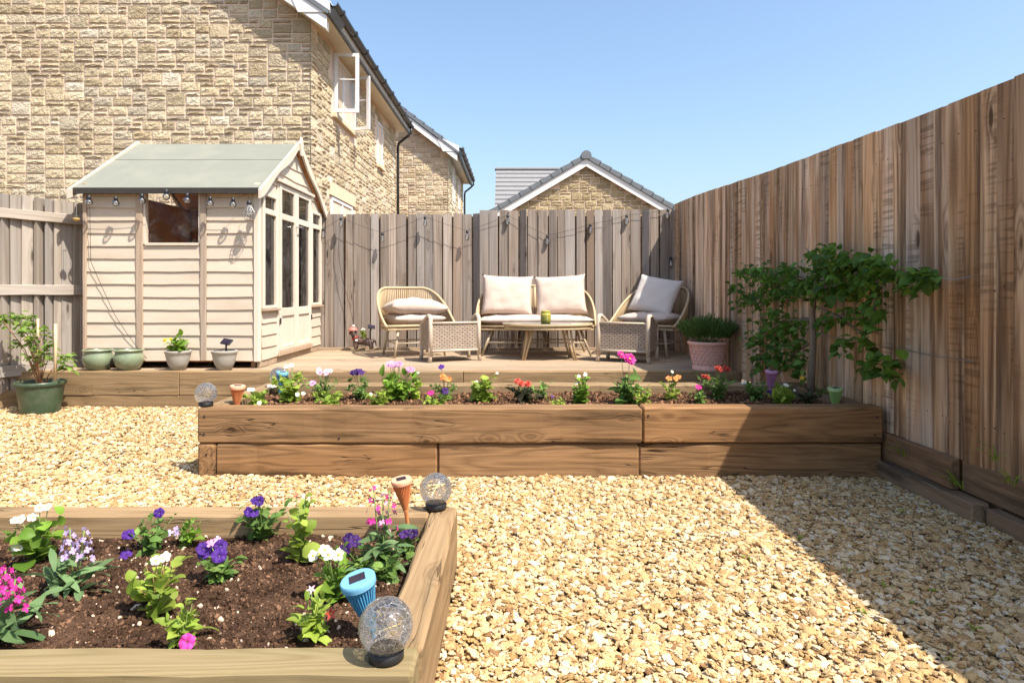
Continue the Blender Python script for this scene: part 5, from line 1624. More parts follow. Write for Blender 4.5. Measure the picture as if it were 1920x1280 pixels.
def sag(points, n=8, s=0.03):
    out = []
    for a, b in zip(points[:-1], points[1:]):
        a = Vector(a); b = Vector(b)
        for i in range(n):
            t = i / n; p = a.lerp(b, t); p.z -= s * 4 * t * (1 - t); out.append(p)
    out.append(Vector(points[-1])); return out


DS = 5.985
bp = [(167, 367), (217, 369), (266, 364), (312, 356), (351, 363), (394, 369), (437, 371)]
fpts = [P(150, 366, 6.06)] + [P(x, y, DS) for x, y in bp] + [P(462, 364, 6.05)]
festoon('string_lights', 'clear globe festoon lights under the shed eaves', sag(fpts, 5, 0.006), [P(x, y, DS) for x, y in bp], 0.033, 0, 'round')
DF = BACK_Y - 0.075
fb = [(606, 428), (639, 408), (717, 436), (797, 406), (876, 432), (952, 403), (1026, 441), (1107, 420), (1175, 403), (1252, 392), (1258, 482)]
festoon('string_lights', 'teardrop festoon lights draped along the back fence', sag([P(x, y, DF) for x, y in fb[:-1]], 6, 0.012) + [P(1258, 440, DF), P(1258, 478, DF)], [P(x, y, DF) for x, y in fb], 0.03, 0, 'tear')
for a, b, lab in (((168, 492, 6.06), (242, 632, 6.07), 'thin dark cable running down the left front of the shed'), ((246, 632, 6.08), (302, 676, 6.08), None)):
    if lab:
        mb = MB(); mb.tube(sag([P(168, 372, 6.07), P(170, 490, 6.075), P(215, 590, 6.08), P(246, 636, 6.08), P(275, 672, 6.085)], 4, 0.004), 0.0028, 4)
        tag(mb.obj('cable', M['wire'], None, True), lab, 'cable')
mb = MB(); mb.tube(sag([P(421, 652, 5.98), P(405, 665, 6.05), P(388, 690, 6.06)], 4, 0.0), 0.0024, 4)
tag(mb.obj('cable', M['wire'], None, True), 'thin lead from the pot solar panel to the shed', 'cable')
mb = MB(); mb.tube([P(638, 425, DF + 0.02), P(634, 470, DF + 0.03), P(641, 520, DF + 0.03), P(655, 570, DF + 0.03), P(664, 612, DF)], 0.0028, 4)
tag(mb.obj('cable', M['wire'], None, True), 'thin cable hanging down the back fence to the dog planter', 'cable')
mb = MB(); mb.tube(sag([P(132, 700, 5.9), P(150, 689, 5.92), P(172, 696, 5.9)], 4, 0.0), 0.003, 4)
tag(mb.obj('cable', M['cane'], None, True), 'pale string between the tub plant and the deck edge', 'string')

# wire lantern under the bargeboard
lt = thing('lantern', 'hanging wire cage lantern at the shed corner', 'lantern', P(467, 412, 5.98))
mb = MB(); pr = [(0.012, 0.145), (0.022, 0.12), (0.05, 0.07), (0.052, 0.03), (0.036, 0.0)]
for i in range(8):
    a = 2 * math.pi * i / 8; mb.tube([(r * math.cos(a), r * math.sin(a), z) for r, z in pr], 0.0022, 4)
for r, z in ((0.051, 0.05), (0.036, 0.0), (0.044, 0.085)):
    mb.tube([(r * math.cos(2 * math.pi * i / 16), r * math.sin(2 * math.pi * i / 16), z) for i in range(16)], 0.0025, 4, closed=True)
mb.obj('cage', M['steel'], lt)
mb = MB(); mb.lathe([(0.004, 0.185), (0.016, 0.178), (0.024, 0.15), (0.020, 0.140)], 14); mb.obj('cap', M['black'], lt, True)
mb = MB(); mb.lathe([(0.012, 0.14), (0.02, 0.12), (0.03, 0.07), (0.028, 0.035), (0.004, 0.02)], 16); mb.obj('jar', M['bulb_glass'], lt, True)
mb = MB(); mb.tube([(0, 0, 0.185), (0.004, 0.0, 0.215), (0.0, 0.02, 0.235)], 0.0025, 4); mb.obj('hook', M['wire'], lt)
# hanging feeder at the left eaves
hf = thing('bird_feeder', 'small hanging feeder on a wire left of the shed roof', 'bird feeder', P(143, 412, 5.98))
mb = MB(); mb.tube([(0, 0, 0.015), (0.002, 0, 0.12), (-0.004, 0, 0.235), (0.01, 0.03, 0.245)], 0.0025, 5); mb.obj('hanger', M['steel'], hf)
mb = MB(); mb.lathe([(0.006, -0.018), (0.024, -0.008), (0.032, 0.008), (0.026, 0.016), (0.004, 0.014)], 14); mb.obj('dish', plain('straw weave', (0.36, 0.23, 0.08), 0.9, 0.3, 60, 0.6), hf, True)

# training wires on the right fence
def wire_on_fence(lab, pts):
    mb = MB(); mb.tube(pts, 0.0022, 4); o = tag(mb.obj('training_wire', M['steel'], None), lab, 'wire')
def on_fence(px, py, off=0.045):
    # meets the right fence line
    k = (px - HX) / FPX
    y = (2.19 + 0.031 * 2.7 - off) / (k + 0.031)
    return P(px, py, y)
wire_on_fence('upper training wire on the right fence', [on_fence(x, y) for x, y in ((1400, 535), (1560, 528), (1700, 517), (1790, 524), (1822, 519))])
wire_on_fence('lower training wire on the right fence', [on_fence(x, y) for x, y in ((1405, 590), (1560, 632), (1690, 655), (1760, 668), (1825, 678))])

# dachshund planter
def skin_obj(name, verts, edges, radii, mat, parent, sub=2):
    bm = bmesh.new(); lay = bm.verts.layers.skin.verify(); vs_ = []
    for i, p in enumerate(verts):
        v = bm.verts.new(p); r = radii[i]; v[lay].radius = (r, r) if not isinstance(r, tuple) else r; v[lay].use_root = i == 0; vs_.append(v)
    for a, b in edges: bm.edges.new((vs_[a], vs_[b]))
    me = bpy.data.meshes.new(name); bm.to_mesh(me); bm.free()
    o = mk(name, me, mat, parent)
    s = o.modifiers.new('skin', 'SKIN'); s.use_smooth_shade = True
    d = o.modifiers.new('sub', 'SUBSURF'); d.levels = sub; d.render_levels = sub
    return o


dog = thing('dog_planter', 'brown dachshund planter figurine with a red hat by the back fence', 'ornament', (P(681, 657, 7.86).x, 7.86, DECK_Z), 0)
dv = [(-0.02, 0, 0.115), (-0.075, 0, 0.120), (-0.105, 0, 0.165), (-0.125, 0, 0.225), (-0.15, 0, 0.225), (-0.175, -0.012, 0.21),
      (0.05, 0, 0.112), (0.10, 0, 0.115), (0.135, 0, 0.135), (0.155, 0, 0.105), (0.16, 0, 0.06),
      (-0.085, -0.03, 0.08), (-0.09, -0.034, 0.02), (-0.085, 0.03, 0.08), (-0.09, 0.034, 0.02), (0.095, -0.03, 0.075), (0.105, -0.034, 0.02), (0.095, 0.03, 0.075), (0.105, 0.034, 0.02)]
de = [(0, 1), (1, 2), (2, 3), (3, 4), (4, 5), (0, 6), (6, 7), (7, 8), (8, 9), (9, 10), (1, 11), (11, 12), (1, 13), (13, 14), (7, 15), (15, 16), (7, 17), (17, 18)]
dr = [0.048, 0.05, 0.036, 0.044, 0.03, 0.018, 0.05, 0.046, 0.016, 0.011, 0.006, 0.022, 0.018, 0.022, 0.018, 0.024, 0.018, 0.024, 0.018]
skin_obj('body', dv, de, dr, plain('painted dog brown', (0.10, 0.06, 0.045), 0.5, 0.3, 25, 0.4), dog)
for s in (-1, 1):
    mb = MB(); mb.sweep([[(-0.115, s * 0.036, 0.25), (-0.095, s * 0.038, 0.245), (-0.095, s * 0.05, 0.245), (-0.115, s * 0.05, 0.25)], [(-0.125, s * 0.048, 0.20), (-0.09, s * 0.05, 0.195), (-0.09, s * 0.062, 0.195), (-0.125, s * 0.06, 0.20)], [(-0.115, s * 0.046, 0.165), (-0.10, s * 0.046, 0.162), (-0.10, s * 0.056, 0.162), (-0.115, s * 0.056, 0.165)]])
    mb.obj('ear', plain('dark dog ear', (0.05, 0.03, 0.025), 0.6), dog, True)
mb = MB(); mb.lathe([(0.056, 0.248), (0.058, 0.256), (0.046, 0.275), (0.022, 0.295), (0.003, 0.30)], 18, (-0.125, 0, 0)); mb.obj('hat', plain('faded red paint', (0.55, 0.16, 0.13), 0.6), dog, True)
mb = MB(); mb.lathe([(0.004, 0.294), (0.016, 0.303), (0.017, 0.312), (0.004, 0.325)], 12, (-0.12, 0, 0)); mb.obj('bobble', M['upvc'], dog, True)
mb = MB(); mb.tube([(-0.098 + 0.043 * math.cos(a) * 0.9, 0.045 * math.sin(a), 0.162 + 0.02 * math.cos(a)) for a in [2 * math.pi * i / 16 for i in range(16)]], 0.009, 6, closed=True); mb.obj('collar', plain('red collar paint', (0.4, 0.05, 0.04), 0.5), dog, True)
mb = MB(); mb.bbox(-0.085, -0.055, -0.056, -0.05, 0.125, 0.148, 0.002); mb.obj('name_tag', M['upvc'], dog)
for y in (-0.02, 0.004):
    mb = MB(); mb.lathe([(0.002, -0.006), (0.006, -0.002), (0.006, 0.002), (0.002, 0.006)], 8, (-0.148, y - 0.014, 0.24)); mb.obj('eye', M['black'], dog, True)
solar_panel('small solar panel on the dog planter', (dog.location.x + 0.085, 7.86, DECK_Z + 0.165), R(20), 0.12, 0.045, 0.03)

# ================================================================ PLANTS
def leaf_mb(kind, seed=0):
    """A leaf of length 1 along +X, folded on the midrib and drooping."""
    rnd = random.Random(seed); mb = MB()
    if kind == 'round': ws = [0.05, 0.36, 0.47, 0.45, 0.30, 0.02]; droop = 0.22; fold = 0.10
    elif kind == 'ovate': ws = [0.03, 0.22, 0.30, 0.26, 0.15, 0.01]; droop = 0.28; fold = 0.09
    elif kind == 'lance': ws = [0.03, 0.07, 0.105, 0.11, 0.07, 0.006]; droop = 0.35; fold = 0.03
    elif kind == 'tree': ws = [0.03, 0.27, 0.36, 0.31, 0.17, 0.01]; droop = 0.30; fold = 0.12
    else: ws = [0.02, 0.12, 0.2, 0.16, 0.09, 0.01]; droop = 0.3; fold = 0.05
    xs = [0, 0.17, 0.40, 0.63, 0.84, 1.0]
    rows = []
    for x, w_ in zip(xs, ws):
        z = 0.10 * math.sin(x * 2.6) - droop * x * x
        wl = w_ * rnd.uniform(0.9, 1.1); wr = w_ * rnd.uniform(0.9, 1.1)
        wav = rnd.uniform(-0.03, 0.03)
        rows.append([(x, wl, z + fold * w_ * 2 + wav), (x, wl * 0.5, z + fold * w_ * 0.7), (x, 0, z), (x, -wr * 0.5, z + fold * w_ * 0.7), (x, -wr, z + fold * w_ * 2 - wav)])
    n = len(mb.v)
    for r in rows: mb.v.extend(r)
    for a in range(len(rows) - 1):
        for b in range(4):
            mb.f.append((a * 5 + b, a * 5 + b + 1, a * 5 + b + 6, a * 5 + b + 5))
    return mb


LEAF = {k: [leaf_mb(k, i) for i in range(4)] for k in ('round', 'ovate', 'lance', 'tree', 'small')}
LEAF_ME = {}


def leaf_me(kind, v, mat):
    key = (kind, v, mat.name)
    if key not in LEAF_ME:
        me = LEAF[kind][v].mesh('leaf', True); me.materials.append(mat); LEAF_ME[key] = me
    return LEAF_ME[key]


def dirmat(pos, az, el, roll=0.0, length=1.0, width=None):
    m = Matrix.Translation(pos) @ Matrix.Rotation(az, 4, 'Z') @ Matrix.Rotation(-el, 4, 'Y') @ Matrix.Rotation(roll, 4, 'X')
    return m @ Matrix.Diagonal((length, width or length, length, 1))


def facing(pos, d, size, spin=0.0):
    q = Vector(d).to_track_quat('Z', 'Y').to_matrix().to_4x4()
    return Matrix.Translation(pos) @ q @ Matrix.Rotation(spin, 4, 'Z') @ Matrix.Scale(size, 4)


def petals_mb(n, prof, lift, seed=0, jit=0.06, start=0.0, z=0.0):
    """n separate petals; prof = [(distance, half width)], lift = rise per distance."""
    mb = MB(); rnd = random.Random(seed)
    for i in range(n):
        a = start + 2 * math.pi * i / n + rnd.uniform(-jit, jit); k = rnd.uniform(0.9, 1.08); l2 = lift + rnd.uniform(-0.1, 0.1)
        ca, sa = math.cos(a), math.sin(a); b = len(mb.v)
        for d, w_ in prof:
            d *= k; zz = z + l2 * d + 0.05 * math.sin(d * 5)
            for s, up in ((1, 0.06 * w_), (0, -0.10 * w_), (-1, 0.06 * w_)):
                x, y = d, s * w_
                mb.v.append((ca * x - sa * y, sa * x + ca * y, zz + up))
        for j in range(len(prof) - 1):
            for s in (0, 1):
                p = b + j * 3 + s; mb.f.append((p, p + 1, p + 4, p + 3))
    return mb


def merge(*ms):
    o = MB()
    for m in ms: o.add(m.v, m.f)
    return o


def xform(mb, m):
    o = MB(); o.v = [tuple(m @ Vector(p)) for p in mb.v]; o.f = list(mb.f); return o


def petunia(seed):
    mb = MB(); rnd = random.Random(seed); n = 20; rings = []
    for j, (r, z) in enumerate(((0.06, -0.45), (0.10, -0.2), (0.22, -0.02), (0.55, 0.06), (0.85, 0.05), (1.0, 0.0))):
        ring = []
        for i in range(n):
            a = 2 * math.pi * i / n
            lobe = 1 + (0.14 * abs(math.cos(2.5 * a)) - 0.05) * (r ** 2)
            ruf = 0.24 * r * r * math.sin(a * 6 + seed * 1.7) + 0.12 * r * math.sin(a * 2 + seed) + rnd.uniform(-0.11, 0.11) * r
            ring.append((r * lobe * math.cos(a), r * lobe * math.sin(a), z + ruf))
        rings.append(ring)
    mb.sweep(rings, cap=False)
    return mb


FLOWERS = {}
def flower_parts(kind, seed):
    """[(part name, mesh builder)] of unit radius, facing +Z."""
    if kind == 'petunia': return [('corolla', petunia(seed))], None
    if kind == 'begonia': return [('petals', petals_mb(5, [(0.05, 0.1), (0.4, 0.42), (0.75, 0.44), (1.0, 0.2)], 0.25, seed))], 0.22
    if kind == 'daisy': return [('petals', petals_mb(15, [(0.12, 0.06), (0.5, 0.13), (0.85, 0.14), (1.0, 0.05)], 0.15, seed))], 0.2
    if kind == 'dahlia': return [('petals', merge(petals_mb(10, [(0.1, 0.08), (0.5, 0.24), (0.85, 0.24), (1.0, 0.06)], 0.10, seed), petals_mb(10, [(0.1, 0.08), (0.4, 0.2), (0.65, 0.2), (0.78, 0.05)], 0.40, seed + 1, start=0.3, z=0.04), petals_mb(7, [(0.08, 0.05), (0.25, 0.12), (0.42, 0.12), (0.5, 0.04)], 0.8, seed + 2, start=0.1, z=0.06)))], 0.2
    if kind == 'mum': return [('petals', merge(*[petals_mb(13, [(0.05, 0.05), (0.5 * k, 0.12), (0.9 * k, 0.12), (1.0 * k, 0.03)], l, seed + i, start=i * 0.2, z=0.03 * i) for i, (k, l) in enumerate(((1.0, 0.05), (0.85, 0.35), (0.62, 0.75), (0.4, 1.3)))]))], None
    if kind == 'star': return [('petals', petals_mb(5, [(0.04, 0.06), (0.35, 0.24), (0.7, 0.16), (1.0, 0.02)], 0.1, seed))], 0.1
    if kind == 'floret': return [('petals', petals_mb(4, [(0.05, 0.1), (0.5, 0.4), (0.9, 0.42), (1.05, 0.2)], 0.15, seed, 0.2))], None


FL_ME = {}
def flower(parent, pos, d, size, kind, mat, cmat=None, seed=0, name='flower'):
    size *= 0.85 if parent.location.y > 3 else 0.72
    s = seed % 4
    key = (kind, s, mat.name)
    if key not in FL_ME:
        parts, cen = flower_parts(kind, s)
        me = parts[0][1].mesh('petals', True); me.materials.append(mat)
        cme = None
        if cen:
            mb = MB(); mb.lathe([(cen, -0.02), (cen, 0.10), (cen * 0.7, 0.2), (0.01, 0.24)], 10); cme = mb.mesh('flower_centre', True)
        FL_ME[key] = (me, cme)
    me, cme = FL_ME[key]
    o = bpy.data.objects.new(name, me); link(o, parent); o.matrix_local = facing(pos, d, size, seed * 1.3)
    if cme is not None:
        c2 = cme
        if len(cme.materials) == 0: cme.materials.append(cmat or M['p_yellow'])
        c = bpy.data.objects.new('flower_centre', c2); link(c, o)
    return o


def plant(label, loc, h, spread, kind, leaf, nleaf, mat, flowers=(), seed=0, solo=True, nstem=5, stemmat=None, name='flowering_plant', cat='plant', lean=(0, 0), rise=0.25, group=None):
    """flowers: list of (dx, dy, z, size, kind, material, centre material, count) around the foot."""
    rnd = random.Random(seed * 31 + 5); nleaf = int(nleaf * 1.55)
    if mat is M['leaf_petunia'] and seed < 20: nleaf = int(nleaf * 1.5); spread *= 1.45; nstem += 3; leaf *= 0.95
    if kind == 'round' and seed < 20: spread *= 1.4; nstem += 2; leaf *= 0.9; nleaf = int(nleaf * 1.25)
    t = thing(name, label, cat, loc, 0, group)
    stems = MB(); fol = MB(); stem_pts = []
    for i in range(nstem):
        a = 2 * math.pi * i / nstem + rnd.uniform(-0.5, 0.5); hh = h * rnd.uniform(0.65, 1.0) if i else h
        rr = spread * rnd.uniform(0.35, 0.85) * (0.35 if i == 0 else 1)
        tip = Vector((rr * math.cos(a) + lean[0], rr * math.sin(a) + lean[1], hh))
        p = [Vector((0, 0, -0.01)), Vector((tip.x * 0.3, tip.y * 0.3, hh * 0.5)), tip]
        r0 = max(0.0016, h * 0.012)
        stems.tube(p, [r0, r0 * 0.8, r0 * 0.5], 5); stem_pts.append(p)
    for i in range(nleaf):
        p = stem_pts[i % nstem]; k = (i // nstem + rnd.uniform(0.1, 0.9)) / max(1, nleaf / nstem)
        k = min(0.99, 0.08 + 0.92 * k)
        pos = p[0].lerp(p[1], k * 2) if k < 0.5 else p[1].lerp(p[2], k * 2 - 1)
        az = i * 2.4 + rnd.uniform(-1.0, 1.0); el = rise + rnd.gauss(0, 0.42) + 0.3 * k
        L = leaf * rnd.uniform(0.42, 1.12) * (1.12 - 0.45 * k)
        pos = pos + Vector((rnd.gauss(0, 1), rnd.gauss(0, 1), rnd.gauss(0, 0.6))) * leaf * 0.16
        m = dirmat(pos, az, el, rnd.gauss(0, 0.55), L, L * rnd.uniform(0.75, 1.15))
        v = rnd.randint(0, 3)
        if solo:
            o = bpy.data.objects.new('leaf', leaf_me(kind, v, mat)); link(o, t); o.matrix_local = m
        else:
            src = LEAF[kind][v]; fol.add([m @ Vector(q) for q in src.v], src.f)
    if fol.v: fol.obj('foliage', mat, t, True)['kind'] = 'stuff'
    n = 0
    for (dx, dy, z, size, fk, fm, cm, cnt) in flowers:
        for c in range(cnt):
            if fk == 'spike':
                # upright spike of florets: z = top, size = floret size, cnt florets each a part
                ht = z * 0.45; k = c / max(1, cnt - 1); a = c * 2.4
                pos = Vector((dx + 0.5 * size * 1.3 * math.cos(a) * (1.15 - 0.6 * k), dy + 0.5 * size * 1.3 * math.sin(a) * (1.15 - 0.6 * k), z - ht * (1 - k)))
                flower(t, pos, (math.cos(a), math.sin(a), 0.35), size * 0.43 * (1.1 - 0.45 * k), 'floret', fm, cm, c)
                if c == 0: stems.tube([(0, 0, 0), (dx * 0.6, dy * 0.6, z * 0.5), (dx, dy, z)], 0.0022, 5)
            else:
                jx, jy, jz = (rnd.uniform(-1, 1), rnd.uniform(-1, 1), rnd.uniform(-0.6, 0.6)) if cnt > 1 else (0, 0, 0)
                sp = size * (1.0 + 0.32 * cnt ** 0.6)
                pos = Vector((dx + jx * sp, dy + jy * sp * 0.8, z + jz * size * 0.7))
                d = (rnd.uniform(-0.5, 0.5) + 0.15, -0.75 + rnd.uniform(-0.3, 0.3), 0.6 + rnd.uniform(-0.2, 0.4))
                flower(t, pos, d, size * rnd.uniform(0.85, 1.1), fk, fm, cm, seed + n)
                stems.tube([(0, 0, 0), (pos.x * 0.5, pos.y * 0.5 + 0.005, pos.z * 0.55), tuple(pos - Vector(d).normalized() * size * 0.05)], 0.0016, 4)
            n += 1
    stems.obj('stems', stemmat or M['stem'], t, True)
    return t


def FP(px, py):            # foot of a plant in the front bed
    p = PZ(px, py, 0.145); p.z = front_h(p.x, p.y) - 0.004; return p


W, PU, DK, LI, MG = M['p_white'], M['p_purple'], M['p_dark'], M['p_lilac'], M['p_magenta']
Y = M['p_yellow']
GF = None
# ---- front bed, each leaf a part
plant('white begonia with big green leaves in the far left of the low bed', FP(70, 1050), 0.13, 0.10, 'round', 0.085, 26, M['leaf_begonia'],
      [(-0.03, -0.03, 0.16, 0.020, 'begonia', W, Y, 3), (0.03, 0.0, 0.185, 0.02, 'begonia', W, Y, 2), (0.0, -0.07, 0.08, 0.02, 'begonia', W, Y, 2)], 1, rise=0.45)
plant('lilac stock with narrow grey green leaves in the low bed', FP(140, 1110), 0.10, 0.06, 'lance', 0.125, 26, M['leaf_stock'], [(-0.015, 0, 0.20, 0.034, 'spike', LI, None, 18), (0.022, 0.01, 0.19, 0.032, 'spike', LI, None, 15)], 2, nstem=3)
plant('magenta stock at the left edge of the low bed', FP(10, 1195), 0.10, 0.05, 'lance', 0.135, 26, M['leaf_stock'], [(0.0, 0, 0.19, 0.038, 'spike', MG, None, 24), (0.034, -0.01, 0.165, 0.034, 'spike', MG, None, 14), (-0.03, 0, 0.18, 0.034, 'spike', W, None, 6)], 3, nstem=3)
plant('purple petunia beside the far timber left of centre', FP(285, 1030), 0.12, 0.06, 'ovate', 0.055, 34, M['leaf_petunia'], [(0.025, 0, 0.14, 0.025, 'petunia', PU, None, 1), (-0.045, -0.02, 0.075, 0.024, 'petunia', PU, None, 2)], 4)
plant('small leafy plant with pale lilac buds by the far timber', FP(355, 1020), 0.095, 0.06, 'ovate', 0.05, 30, M['leaf_begonia'], [(-0.06, 0, 0.06, 0.016, 'floret', LI, None, 3)], 5)
plant('yellow green begonia with white flowers in the middle of the low bed', FP(292, 1145), 0.15, 0.085, 'round', 0.075, 30, M['leaf_lime'], [(0.045, -0.01, 0.165, 0.02, 'begonia', W, Y, 3)], 6, stemmat=M['stem_red'], rise=0.5, lean=(0.02, 0))
plant('purple petunia with two big blooms in the middle of the low bed', FP(415, 1085), 0.095, 0.075, 'ovate', 0.052, 40, M['leaf_petunia'], [(0.0, -0.03, 0.10, 0.029, 'petunia', PU, None, 5), (-0.01, 0.0, 0.125, 0.016, 'floret', M['p_pink'], None, 3)], 7)
plant('green plant with one fallen magenta flower at the near timber', FP(345, 1205), 0.105, 0.06, 'ovate', 0.05, 36, M['leaf_lime'], [(0.025, -0.035, 0.03, 0.028, 'petunia', MG, None, 1)], 8)
plant('tall violet petunia beside the tall green begonia', FP(490, 1010), 0.145, 0.075, 'ovate', 0.06, 40, M['leaf_petunia'], [(-0.02, -0.02, 0.155, 0.022, 'petunia', PU, None, 3), (-0.005, -0.04, 0.115, 0.022, 'petunia', PU, None, 3)], 9)
plant('tall light green begonia without open flowers in the low bed', FP(566, 1055), 0.225, 0.045, 'round', 0.06, 30, M['leaf_lime'], [(-0.02, 0, 0.23, 0.012, 'begonia', M['p_red'], Y, 1)], 10, rise=0.5, nstem=4)
plant('white begonia behind the blue stake light', FP(628, 1118), 0.14, 0.055, 'round', 0.065, 24, M['leaf_begonia'], [(-0.02, -0.03, 0.15, 0.024, 'begonia', W, Y, 3), (0.015, -0.03, 0.165, 0.026, 'begonia', W, Y, 2)], 11, rise=0.5)
plant('dark purple petunia between the white begonia and the magenta stock', FP(678, 1075), 0.085, 0.05, 'ovate', 0.05, 26, M['leaf_petunia'], [(-0.005, -0.02, 0.115, 0.027, 'petunia', DK, None, 4)], 12)
plant('tall magenta stock beside the orange stake light', FP(718, 1075), 0.17, 0.065, 'lance', 0.11, 46, M['leaf_stock'], [(-0.03, 0, 0.285, 0.034, 'spike', MG, None, 11), (0.02, 0.01, 0.27, 0.034, 'spike', MG, None, 9), (0.0, 0, 0.255, 0.03, 'spike', M['p_pink'], None, 7)], 13, nstem=4)
plant('leafy petunia at the foot of the magenta stock', FP(722, 1085), 0.075, 0.085, 'ovate', 0.06, 36, M['leaf_petunia'], [], 14)
plant('small dark purple petunia against the right timber of the low bed', FP(762, 1038), 0.06, 0.045, 'ovate', 0.045, 18, M['leaf_petunia'], [(0.0, -0.01, 0.075, 0.024, 'petunia', DK, None, 3)], 15)
plant('yellow green plant with a dark red star flower near the near timber', FP(587, 1190), 0.105, 0.055, 'ovate', 0.065, 28, M['leaf_lime'], [(0.05, -0.01, 0.075, 0.028, 'star', M['p_maroon'], Y, 1), (-0.005, 0, 0.135, 0.018, 'star', M['p_palepink'], Y, 1)], 16, rise=0.4)
fp = FP(236, 1040); fl = thing('fallen_flower', 'fallen violet petunia flower lying on the dark soil', 'flower', (fp.x, fp.y, fp.z + 0.006))
flower(fl, (0, 0, 0.008), (0.2, -0.5, 0.9), 0.026, 'petunia', PU, None, 1, 'corolla')


# ---- middle bed
def MP(px, D):
    x = (px - HX) / FPX * D
    return Vector((x, D, mid_h(x, D) - 0.004))


BG, LM, PT = M['leaf_begonia'], M['leaf_lime'], M['leaf_petunia']
def mp(label, px, D, h, spread, kind, leaf, nleaf, mat, fl=(), seed=0, **kw):
    return plant(label, MP(px, D), h * 1.12, spread * 1.9, kind, leaf * 1.08, int(nleaf * 1.8), mat, [(a * 1.15, b * 1.15, c * 1.2, d * 0.80, e, f, g_, n) for a, b, c, d, e, f, g_, n in fl], seed, solo=kw.pop('solo', True), **kw)
mp('white begonia at the left end of the long bed', 484, 4.0, 0.085, 0.07, 'round', 0.05, 22, LM, [(0.04, 0, 0.11, 0.022, 'begonia', W, Y, 2), (-0.05, -0.02, 0.09, 0.022, 'begonia', W, Y, 2), (0.03, -0.06, 0.03, 0.02, 'begonia', W, Y, 1)], 21)
mp('large pale green white begonia beside the rear globe', 545, 4.15, 0.16, 0.12, 'round', 0.065, 44, LM, [(0.0, 0, 0.20, 0.022, 'begonia', W, Y, 4), (-0.09, -0.03, 0.10, 0.02, 'begonia', W, Y, 3), (0.07, -0.06, 0.06, 0.02, 'begonia', W, Y, 3)], 22)
mp('pink daisy flowers with purple eyes in the long bed', 605, 4.25, 0.13, 0.10, 'small', 0.055, 60, PT, [(0.0, 0, 0.165, 0.03, 'daisy', M['p_palepink'], M['p_eye'], 9), (-0.04, -0.10, 0.11, 0.032, 'daisy', M['p_pink'], M['p_eye'], 2)], 23, nstem=8)
mp('bushy green plant before the pink daisies', 622, 4.0, 0.085, 0.10, 'ovate', 0.05, 40, LM, [], 24)
mp('dark purple petunia left of the pink dahlia', 676, 4.3, 0.12, 0.09, 'ovate', 0.05, 44, PT, [(0.01, -0.03, 0.165, 0.036, 'petunia', DK, None, 4)], 25)
mp('pale green begonia before the pink dahlia', 712, 4.0, 0.10, 0.06, 'round', 0.055, 20, LM, [(-0.03, 0, 0.07, 0.016, 'begonia', W, Y, 2)], 26)
mp('pink dahlia with many blooms and broad leaves', 745, 4.2, 0.15, 0.11, 'ovate', 0.10, 36, BG, [(-0.01, 0, 0.20, 0.036, 'dahlia', M['p_pink'], M['p_yellow'], 7), (0.07, 0.0, 0.175, 0.034, 'dahlia', M['p_pink'], M['p_yellow'], 3)], 27, nstem=7)
mp('small white begonia right of the pink dahlia', 778, 4.3, 0.12, 0.05, 'round', 0.045, 18, LM, [(0.01, -0.01, 0.15, 0.016, 'begonia', W, Y, 2)], 28)
mp('orange and purple flowers with green leaves in the long bed', 834, 4.3, 0.10, 0.09, 'ovate', 0.05, 36, PT, [(-0.01, -0.04, 0.13, 0.034, 'begonia', M['p_orange'], M['p_orange'], 4), (-0.02, 0.0, 0.19, 0.03, 'petunia', PU, None, 1)], 29)
mp('low pink and maroon petunia before the orange flowers', 822, 3.95, 0.055, 0.10, 'ovate', 0.045, 36, LM, [(-0.04, -0.02, 0.08, 0.028, 'petunia', MG, None, 1), (0.02, 0, 0.085, 0.03, 'petunia', DK, None, 2)], 30)
mp('pale green begonia clump left of the red begonia', 905, 4.1, 0.135, 0.10, 'round', 0.07, 40, LM, [(-0.03, -0.03, 0.11, 0.018, 'begonia', W, Y, 3), (0.08, 0, 0.155, 0.014, 'begonia', W, Y, 1)], 31)
mp('coral red begonia with dark bronze leaves', 985, 4.15, 0.09, 0.08, 'ovate', 0.085, 22, M['leaf_bronze'], [(-0.02, -0.03, 0.115, 0.036, 'mum', M['p_red'], None, 3)], 32)
mp('small green petunia right of the red begonia', 1014, 4.3, 0.11, 0.07, 'ovate', 0.045, 34, PT, [], 33)
mp('tiny plant with a purple bud in the long bed', 1046, 3.95, 0.055, 0.05, 'ovate', 0.035, 22, LM, [(-0.03, 0, 0.07, 0.016, 'petunia', PU, None, 1)], 34)
mp('upright white begonia in the middle of the long bed', 1091, 4.1, 0.15, 0.055, 'round', 0.055, 34, BG, [(0.0, -0.02, 0.165, 0.018, 'begonia', W, Y, 4), (-0.04, -0.02, 0.12, 0.014, 'begonia', W, Y, 2)], 35, nstem=4)
mp('magenta dahlia standing tall before the right footstool', 1176, 4.1, 0.19, 0.085, 'ovate', 0.10, 34, M['leaf_petunia'], [(0.008, -0.03, 0.255, 0.058, 'dahlia', M['p_magenta'], M['p_yellow'], 1), (-0.035, 0.0, 0.275, 0.04, 'dahlia', M['p_magenta'], M['p_yellow'], 1)], 36, nstem=6)
mp('yellow green plant beside the magenta dahlia', 1206, 4.0, 0.11, 0.055, 'ovate', 0.05, 24, LM, [], 37)
mp('peach orange begonia right of the magenta dahlia', 1260, 4.25, 0.11, 0.05, 'round', 0.05, 18, LM, [(0.0, -0.02, 0.125, 0.034, 'begonia', M['p_orange'], Y, 3), (0.0, 0, 0.16, 0.02, 'begonia', M['p_white'], Y, 1)], 38)
mp('small magenta flower at the shade edge', 1311, 4.1, 0.075, 0.05, 'ovate', 0.04, 26, PT, [(-0.01, -0.02, 0.095, 0.028, 'petunia', MG, None, 1)], 39)
